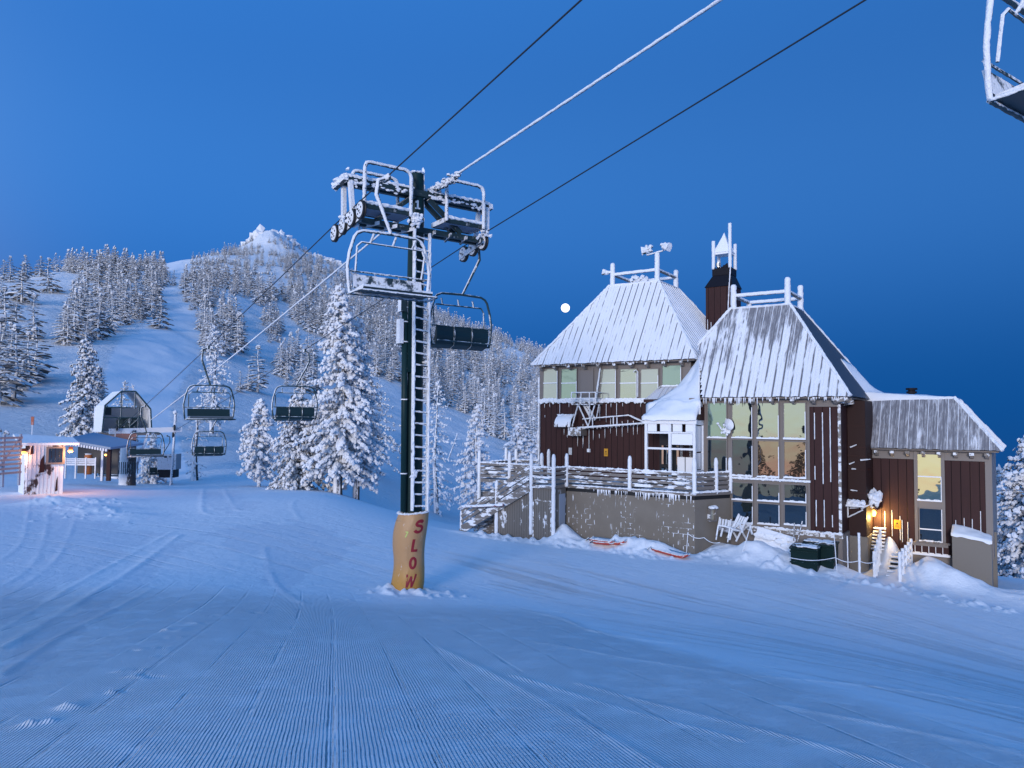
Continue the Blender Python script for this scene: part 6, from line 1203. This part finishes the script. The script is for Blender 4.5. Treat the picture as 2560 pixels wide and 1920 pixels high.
def stake(p0, p1, Y0, Y1, label, r=.014, m_='rimewood'):
    a, b = P(*p0, Y0), P(*p1, Y1); mb = MB(); mb.tube([a-a, b-a], r, 6, .3, seg=.1); o = mb.build('bamboo_stake', [M[m_]], None); o.location = a; tag(o, label, 'stake', 'stakes and poles by the lodge')
stake((1847,1407),(1880,1305),28,28.6,'long stake slanting over the drift below the windows', .016); stake((1716,1383),(1720,1330),29.2,29.3,'short stake at the corner of the block wall'); stake((1984,1352),(1986,1307),27.5,27.6,'left one of two poles behind the bins', .02,'railwood'); stake((1994,1354),(2006,1303),27.6,27.7,'right one of two poles behind the bins', .025,'railwood')
stake((2093,1440),(2085,1335),26.6,26.7,'thin stake carrying the rope right of the bins'); stake((2149,1434),(2147,1332),26.8,26.8,'iced stake in front of the chimney chase', .04); stake((2120,1425),(2118,1340),27.4,27.4,'thin iced stake beside the chase foundation', .02); stake((1848,1255),(1848,1256),28,28,'tiny stub of a stake below the window bay')
bpy.data.objects.remove([o for o in bpy.data.objects if o.get('label') == 'tiny stub of a stake below the window bay'][0])
def ropeline(pts, label):
    w_ = [P(*p[:2], p[2]) for p in pts]; mb = MB(); q = []
    for a, b in zip(w_[:-1], w_[1:]): q += [a.lerp(b, t/8) - w_[0] - Vector((0,0,.10*math.sin(math.pi*t/8))) for t in range(8)]
    q.append(w_[-1]-w_[0]); mb.tube(q, .013, 5, .3, seg=.1); o = mb.build('barrier_rope', [M['whiteice']]); o.location = w_[0]; tag(o, label, 'rope', 'frosted barrier ropes')
ropeline([(1718,1333,29.2),(1760,1344,29),(1800,1356,28.4)], 'frosted rope from the block wall corner into the drift'); ropeline([(1974,1394,25.9),(2088,1394,26.6),(2147,1402,26.8),(2195,1400,27.2)], 'frosted rope strung across the bins to the stair rail')
# dish, signs, notices, niche
p = L2W(aof(1822,-.2), -.3, zof(1822,1062,-.3)); thing([('dish', [M['rimewood']], lambda m_: m_.lathe((0,0,0), [(.01,.0),(.12,-.02),(.22,-.07),(.235,-.08),(.22,-.06),(.01,.015)], 18, (-.8,.5,-.25)), True), ('arm', [M['rime']], lambda m_: (m_.tube([(0,.3,-.1),(0,.05,-.02)], .03, 6, .4), m_.tube([(0,.05,-.2),(-.2,-.1,-.22),(-.34,-.16,.0)], .03, 6, .6, seg=.05), m_.lump((-.36,-.16,.04),(.06,.06,.06)))), ('rime_beard', [M['snow']], lambda m_: [m_.lump((random.gauss(-.06,.08), random.gauss(0,.05), -.2+random.gauss(0,.09)), (.05,.05,.07), .4) for k in range(24)])], 'satellite_dish', p, RZ, 'frosted satellite dish on the post between the first two tall windows', 'satellite dish').children[2]['kind'] = 'stuff'
def sign(px, py, w_, h_, b, mm, label, nm, ysym=True, cat='sign'):
    p = L2W(aof(px,b), b, zof(px,py,b)); L = [('plate', [M[mm]], lambda m_: m_.box(-w_/2,w_/2,-.02,0,-h_/2,h_/2))]
    if ysym: L += [('symbol', [M['ink']], lambda m_: (m_.add([(-.05,-.022,.02),(.05,-.022,.02),(0,-.022,.09)], [(0,1,2)]), m_.box(-.05,.05,-.023,-.02,.0,.012))), ('text_lines', [M['ink']], lambda m_: [m_.box(-w_*.35,w_*.35*(1-.2*(k%2)),-.023,-.02,-.05-k*.03,-.04-k*.03) for k in range(3)])]
    return thing(L, nm, p, RZ, label, cat)
sign(1516, 1131, .20, .36, 1.48, 'yellow', 'small yellow warning sign on the brown wall left of the porch', 'warning_sign'); sign(2239, 1311, .24, .36, 2.98, 'yellow', 'yellow warning sign beside the lit lower entrance', 'warning_sign')
sign(1427, 1128, .18, .34, 1.48, 'paper', 'pale notice on the brown wall behind the deck posts', 'wall_notice', False, 'notice')
p = L2W(aof(1474,1.45), 1.45, zof(1474,1125,1.45)); thing([('box', [M['rimewood']], lambda m_: m_.box(-.07,.07,-.1,.02,-.1,.06)), ('conduit', [M['whiteice']], lambda m_: m_.tube([(0,-.03,.05),(0,-.03,1.0)], .013, 5))], 'socket_box', p, RZ, 'iced electric box at the foot of a thin conduit', 'electric box')
dv = Vector((.959,.284,0)); nd = Vector((.284,-.959,0)); pn = P(1775, 1283, 29.2); 
# niche sits on the slanting side of the block wall
c_ = L2W(CF[0]+(CE[0]-CF[0])*.42, CF[1]+(CE[1]-CF[1])*.42, zof(1775,1283,-1.0)); drz = RZ + math.atan2(CE[1]-CF[1], CE[0]-CF[0])
thing([('hood', [M['snow']], lambda m_: [m_.lump((x,-.16,.26+.03*abs(x)*-3), (.13,.15,.07), .3) for x in (-.12,-.05,.04,.12)]), ('frame', [M['railwood']], lambda m_: (m_.box(-.17,-.12,-.16,.0,-.28,.22), m_.box(.12,.17,-.16,0,-.28,.22), m_.box(-.17,.17,-.16,0,.18,.22), m_.box(-.17,.17,-.18,0,-.30,-.25))), ('pane', [M['blind']], lambda m_: m_.box(-.12,.12,-.05,-.02,-.25,.18))], 'wall_niche_window', c_, drz, 'tiny hooded window in the slanting end of the block wall', 'window')
# service platform, vent hood and pipe truss on the left block
PB_ = .75; W = lambda px, py, b: Vector((aof(px,b), b, zof(px,py,b))); o_ = W(1466, 1010, PB_)
def rel(px, py, b=PB_): return W(px, py, b) - o_
sp = empty('service_platform', L2W(*o_), RZ, 'frosted service cage on struts below the upper windows', 'platform')
def spb(nm, fn, mats=None, sm=False): mb = MB(); fn(mb); return mb.build(nm, mats or [M['rime']], sp, sm)
x0, x1 = rel(1429,1010).x, rel(1489,1010).x; bz = .75
spb('floor', lambda m_: m_.box(x0, x1, 0, bz, -.04, .02), [M['trimsnow']])
for z in (.27, .55): spb('guard_rail', lambda m_: m_.tube([(x0,bz,z),(x0,0,z),(x1,0,z),(x1,bz,z)], .024, 6, .4, seg=.1))
for x in (x0, x0+(x1-x0)*.4, x0+(x1-x0)*.75, x1): spb('guard_post', lambda m_: m_.tube([(x,0,0),(x,0,.57)], .024, 6, .4, seg=.1))
for a, b in (((1431,1066),(1445,1014)), ((1471,1066),(1447,1014)), ((1471,1066),(1487,1014)), ((1474,1045),(1474,1012)), ((1492,1045),(1498,1012))): spb('strut', lambda m_: m_.tube([rel(*a, 1.1), rel(*b)], .032, 6, .4, seg=.1))
spb('hatch_ladder', lambda m_: (m_.beam(rel(1452,1012)+Vector((0,.3,0)), rel(1468,1050)+Vector((0,.5,0)), .04,.1), m_.beam(rel(1460,1012)+Vector((0,.3,0)), rel(1476,1050)+Vector((0,.5,0)), .04,.1), [m_.beam((rel(1452,1012)+Vector((0,.3,0))).lerp(rel(1468,1050)+Vector((0,.5,0)), t), (rel(1460,1012)+Vector((0,.3,0))).lerp(rel(1476,1050)+Vector((0,.5,0)), t), .05,.03) for t in (.1,.3,.5,.7,.9)]))
spb('crank', lambda m_: m_.tube([(x0+.35,.2,0),(x0+.35,.2,.34),(x0+.42,.2,.38)], .02, 6))
tq = empty('pipe_truss', L2W(*o_), RZ, 'long frosted pipe truss running from the cage to the porch', 'pipe rack')
def tqb(nm, fn, mats=None): mb = MB(); fn(mb); return mb.build(nm, mats or [M['rime']], tq)
tqb('lower_pipe', lambda m_: m_.tube([rel(1443,1071,1.0), rel(1471,1068,1.0), rel(1611,1058,1.0)], [.06,.055,.04], 8, .35, seg=.1)); tqb('upper_rail', lambda m_: m_.tube([rel(1457,1047.5,1.0), rel(1572,1038,1.0), rel(1610,1056,1.0)], .03, 6, .4, seg=.1)); tqb('upper_rail', lambda m_: m_.tube([rel(1576,1039,1.2), rel(1613,1056,1.2)], .03, 6, .4, seg=.1))
for px, a, b in ((1482,1066,1046),(1534,1063,1042),(1543,1061,1043)): tqb('upright', lambda m_: m_.tube([rel(px,a,1.0), rel(px,b,1.0)], .024, 6, .4, seg=.1))
b0_, b1_ = rel(1422,1088,.9), rel(1454,1069,.9); tqb('end_box', lambda m_: (m_.box(b0_.x, b1_.x-.22, .1, .16, b0_.z, b1_.z), m_.box(b1_.x-.22, b1_.x, .08, .7, b0_.z, b1_.z), m_.box(b0_.x, b1_.x, .1, .7, b0_.z-.02, b0_.z+.01)), [M['trimsnow']])
for k in range(14): px = 1484+k*9.3; L_ = .1+.06*random.random(); tqb('icicle', lambda m_: m_.tube([rel(px,1066-k*.75,1.0), rel(px,1066-k*.75,1.0)-Vector((0,0,L_))], [.03,.006], 5), [M['whiteice']])
vh = empty('vent_hood', L2W(*W(1410, 1067, 1.5)), RZ, 'half-barrel vent hood with melting rime stripes on the brown wall', 'vent')
mb = MB(); xa, xb = W(1387,1067,1.0).x - W(1410,1067,1.5).x, W(1426,1067,1.0).x - W(1410,1067,1.5).x; r_ = .55; n = 14
for i in range(n): a0_, a1_ = math.pi*.5*i/n, math.pi*.5*(i+1)/n; mb.prism([(xa,-r_*math.cos(a0_),r_*1.05*math.sin(a0_)),(xa,-r_*math.cos(a1_),r_*1.05*math.sin(a1_)),(xa,-(r_-.03)*math.cos(a1_),(r_-.03)*1.05*math.sin(a1_)),(xa,-(r_-.03)*math.cos(a0_),(r_-.03)*1.05*math.sin(a0_))], (xb-xa,0,0))
mb.build('hood', [M['hoodm']], vh); mb = MB(); [mb.lump((x,-.05+random.uniform(-.15,0),.58), (.1,.12,.05), .4) for x in np.arange(xa, xb, .08)]; mb.build('snow_cap', [M['snow']], vh)['kind'] = 'stuff'
mb = MB(); mb.tube([(xb,-r_*math.cos(a),r_*1.05*math.sin(a)) for a in np.linspace(0, math.pi*.5, 10)], .03, 6, .3); mb.build('rim', [M['rime']], vh)
# lower entrance: lamp, awning, rails, steps
eb = 2.2; le = empty('entrance_lamp', L2W(aof(2187,2.6), 2.6, zof(2187,1284,2.6)), RZ, 'glowing yellow lamp above the lower entrance', 'lamp'); m_ = MB(); m_.lump((-.12,.15,0), (.10,.10,.14), .05, 1); m_.build('bulb', [M['lampY']], le, True); l = lamp((.1,-.05,-.15), (1.0,.62,.18), 120, .08); l.parent = le
aw = empty('entrance_awning', L2W(.72, 2.6, zof(2185,1262,2.6)), RZ, 'small snow-laden awning jutting from the brown chase over the entrance', 'awning'); za = 0
m_ = MB(); m_.add([(-.02,-.9,.28),(.28,-.9,-.06),(.28,.4,-.06),(-.02,.4,.28),(-.02,-.9,.20),(.28,-.9,-.12),(.28,.4,-.12),(-.02,.4,.20)], [(0,1,2,3),(7,6,5,4),(4,5,1,0),(5,6,2,1),(6,7,3,2),(7,4,0,3)]); m_.build('canopy', [M['brownflat']], aw)
m_ = MB(); [m_.lump((random.uniform(0,.26), random.uniform(-.9,.3), random.uniform(.05,.48)*(1)), (.11,.15,.16), .3) for k in range(46)]; m_.build('snow_load', [M['snow']], aw)['kind'] = 'stuff'
def fencerail(p, q, zh, label):
    (ax_, ay_), (bx_, by_) = p, q; o = Vector((ax_, ay_, lgz(ax_, ay_))); e = empty('stair_rail', L2W(*o), RZ, label, 'handrail', 'handrails of the entrance steps'); d = Vector((bx_-ax_, by_-ay_, lgz(bx_, by_)-o.z)); n = 4
    for k in range(n+1): t = k/n; mb = MB(); mb.tube([d*t-Vector((0,0,.3)), d*t+Vector((0,0,zh))], [.055,.05], 7, .4, seg=.1); mb.build('post', [M['rimewood']], e)
    for j in range(3): mb = MB(); mb.beam(Vector((0,0,zh*.35+j*zh*.26)), d+Vector((0,0,zh*.35+j*zh*.26)), .03, .10); mb.build('rail_board', [M['rimewood']], e)
fencerail((aof(2180,.1), .1), (aof(2196,2.1), 2.1), .95, 'left frosted handrail of the steps to the lower entrance'); fencerail((aof(2243,-.2), -.2), (aof(2272,2.6), 2.6), 1.05, 'right frosted handrail of the steps to the lower entrance')
es = empty('entrance_steps', L2W(aof(2232,.6), .6, lgz(aof(2232,.6), .6)), RZ, 'snow-buried steps showing dark gaps between the two handrails', 'steps')
for k in range(6): m_ = MB(); m_.box(-.30,.16,.0+k*.26,.20+k*.26,-.10+.13*k,-.05+.13*k); m_.build('tread', [M['snow']], es); m_ = MB(); m_.box(-.28,.14,.12+k*.26,.16+k*.26,-.2+.13*k,-.10+.13*k); m_.build('riser', [M['dark']], es)
st2 = empty('side_steps', L2W(aof(2183,1.9), 1.9, zof(2183,1335,1.9)-.2), RZ, 'stack of frosted step boards beside the chimney chase', 'steps')
for k in range(7): m_ = MB(); m_.box(-.15,.3,.1*k,.2+.1*k,.12*k-.4,.12*k-.35); m_.build('tread', [M['rimewood']], st2)
def lodgebits():
    random.seed(9)
    for k in range(14): a = random.uniform(-14,-7); 
lodgebits()
# moon
p = P(1413.5, 770, 6500); m_ = MB(); m_.add(*ICO[1]); bm_r = 10.8/F*p.length
import bmesh
bm = bmesh.new(); bmesh.ops.create_uvsphere(bm, u_segments=48, v_segments=24, radius=bm_r); me = bpy.data.meshes.new('moon'); bm.to_mesh(me); bm.free(); me.polygons.foreach_set('use_smooth', [True]*len(me.polygons)); me.materials.append(simple('moonlit', (.9,.85,.8), .9, em=(1.0,.93,.82), es=1.6)); o = bpy.data.objects.new('moon', me); COL.objects.link(o); o.location = p; tag(o, 'full pale moon low in the sky left of the lodge', 'moon')
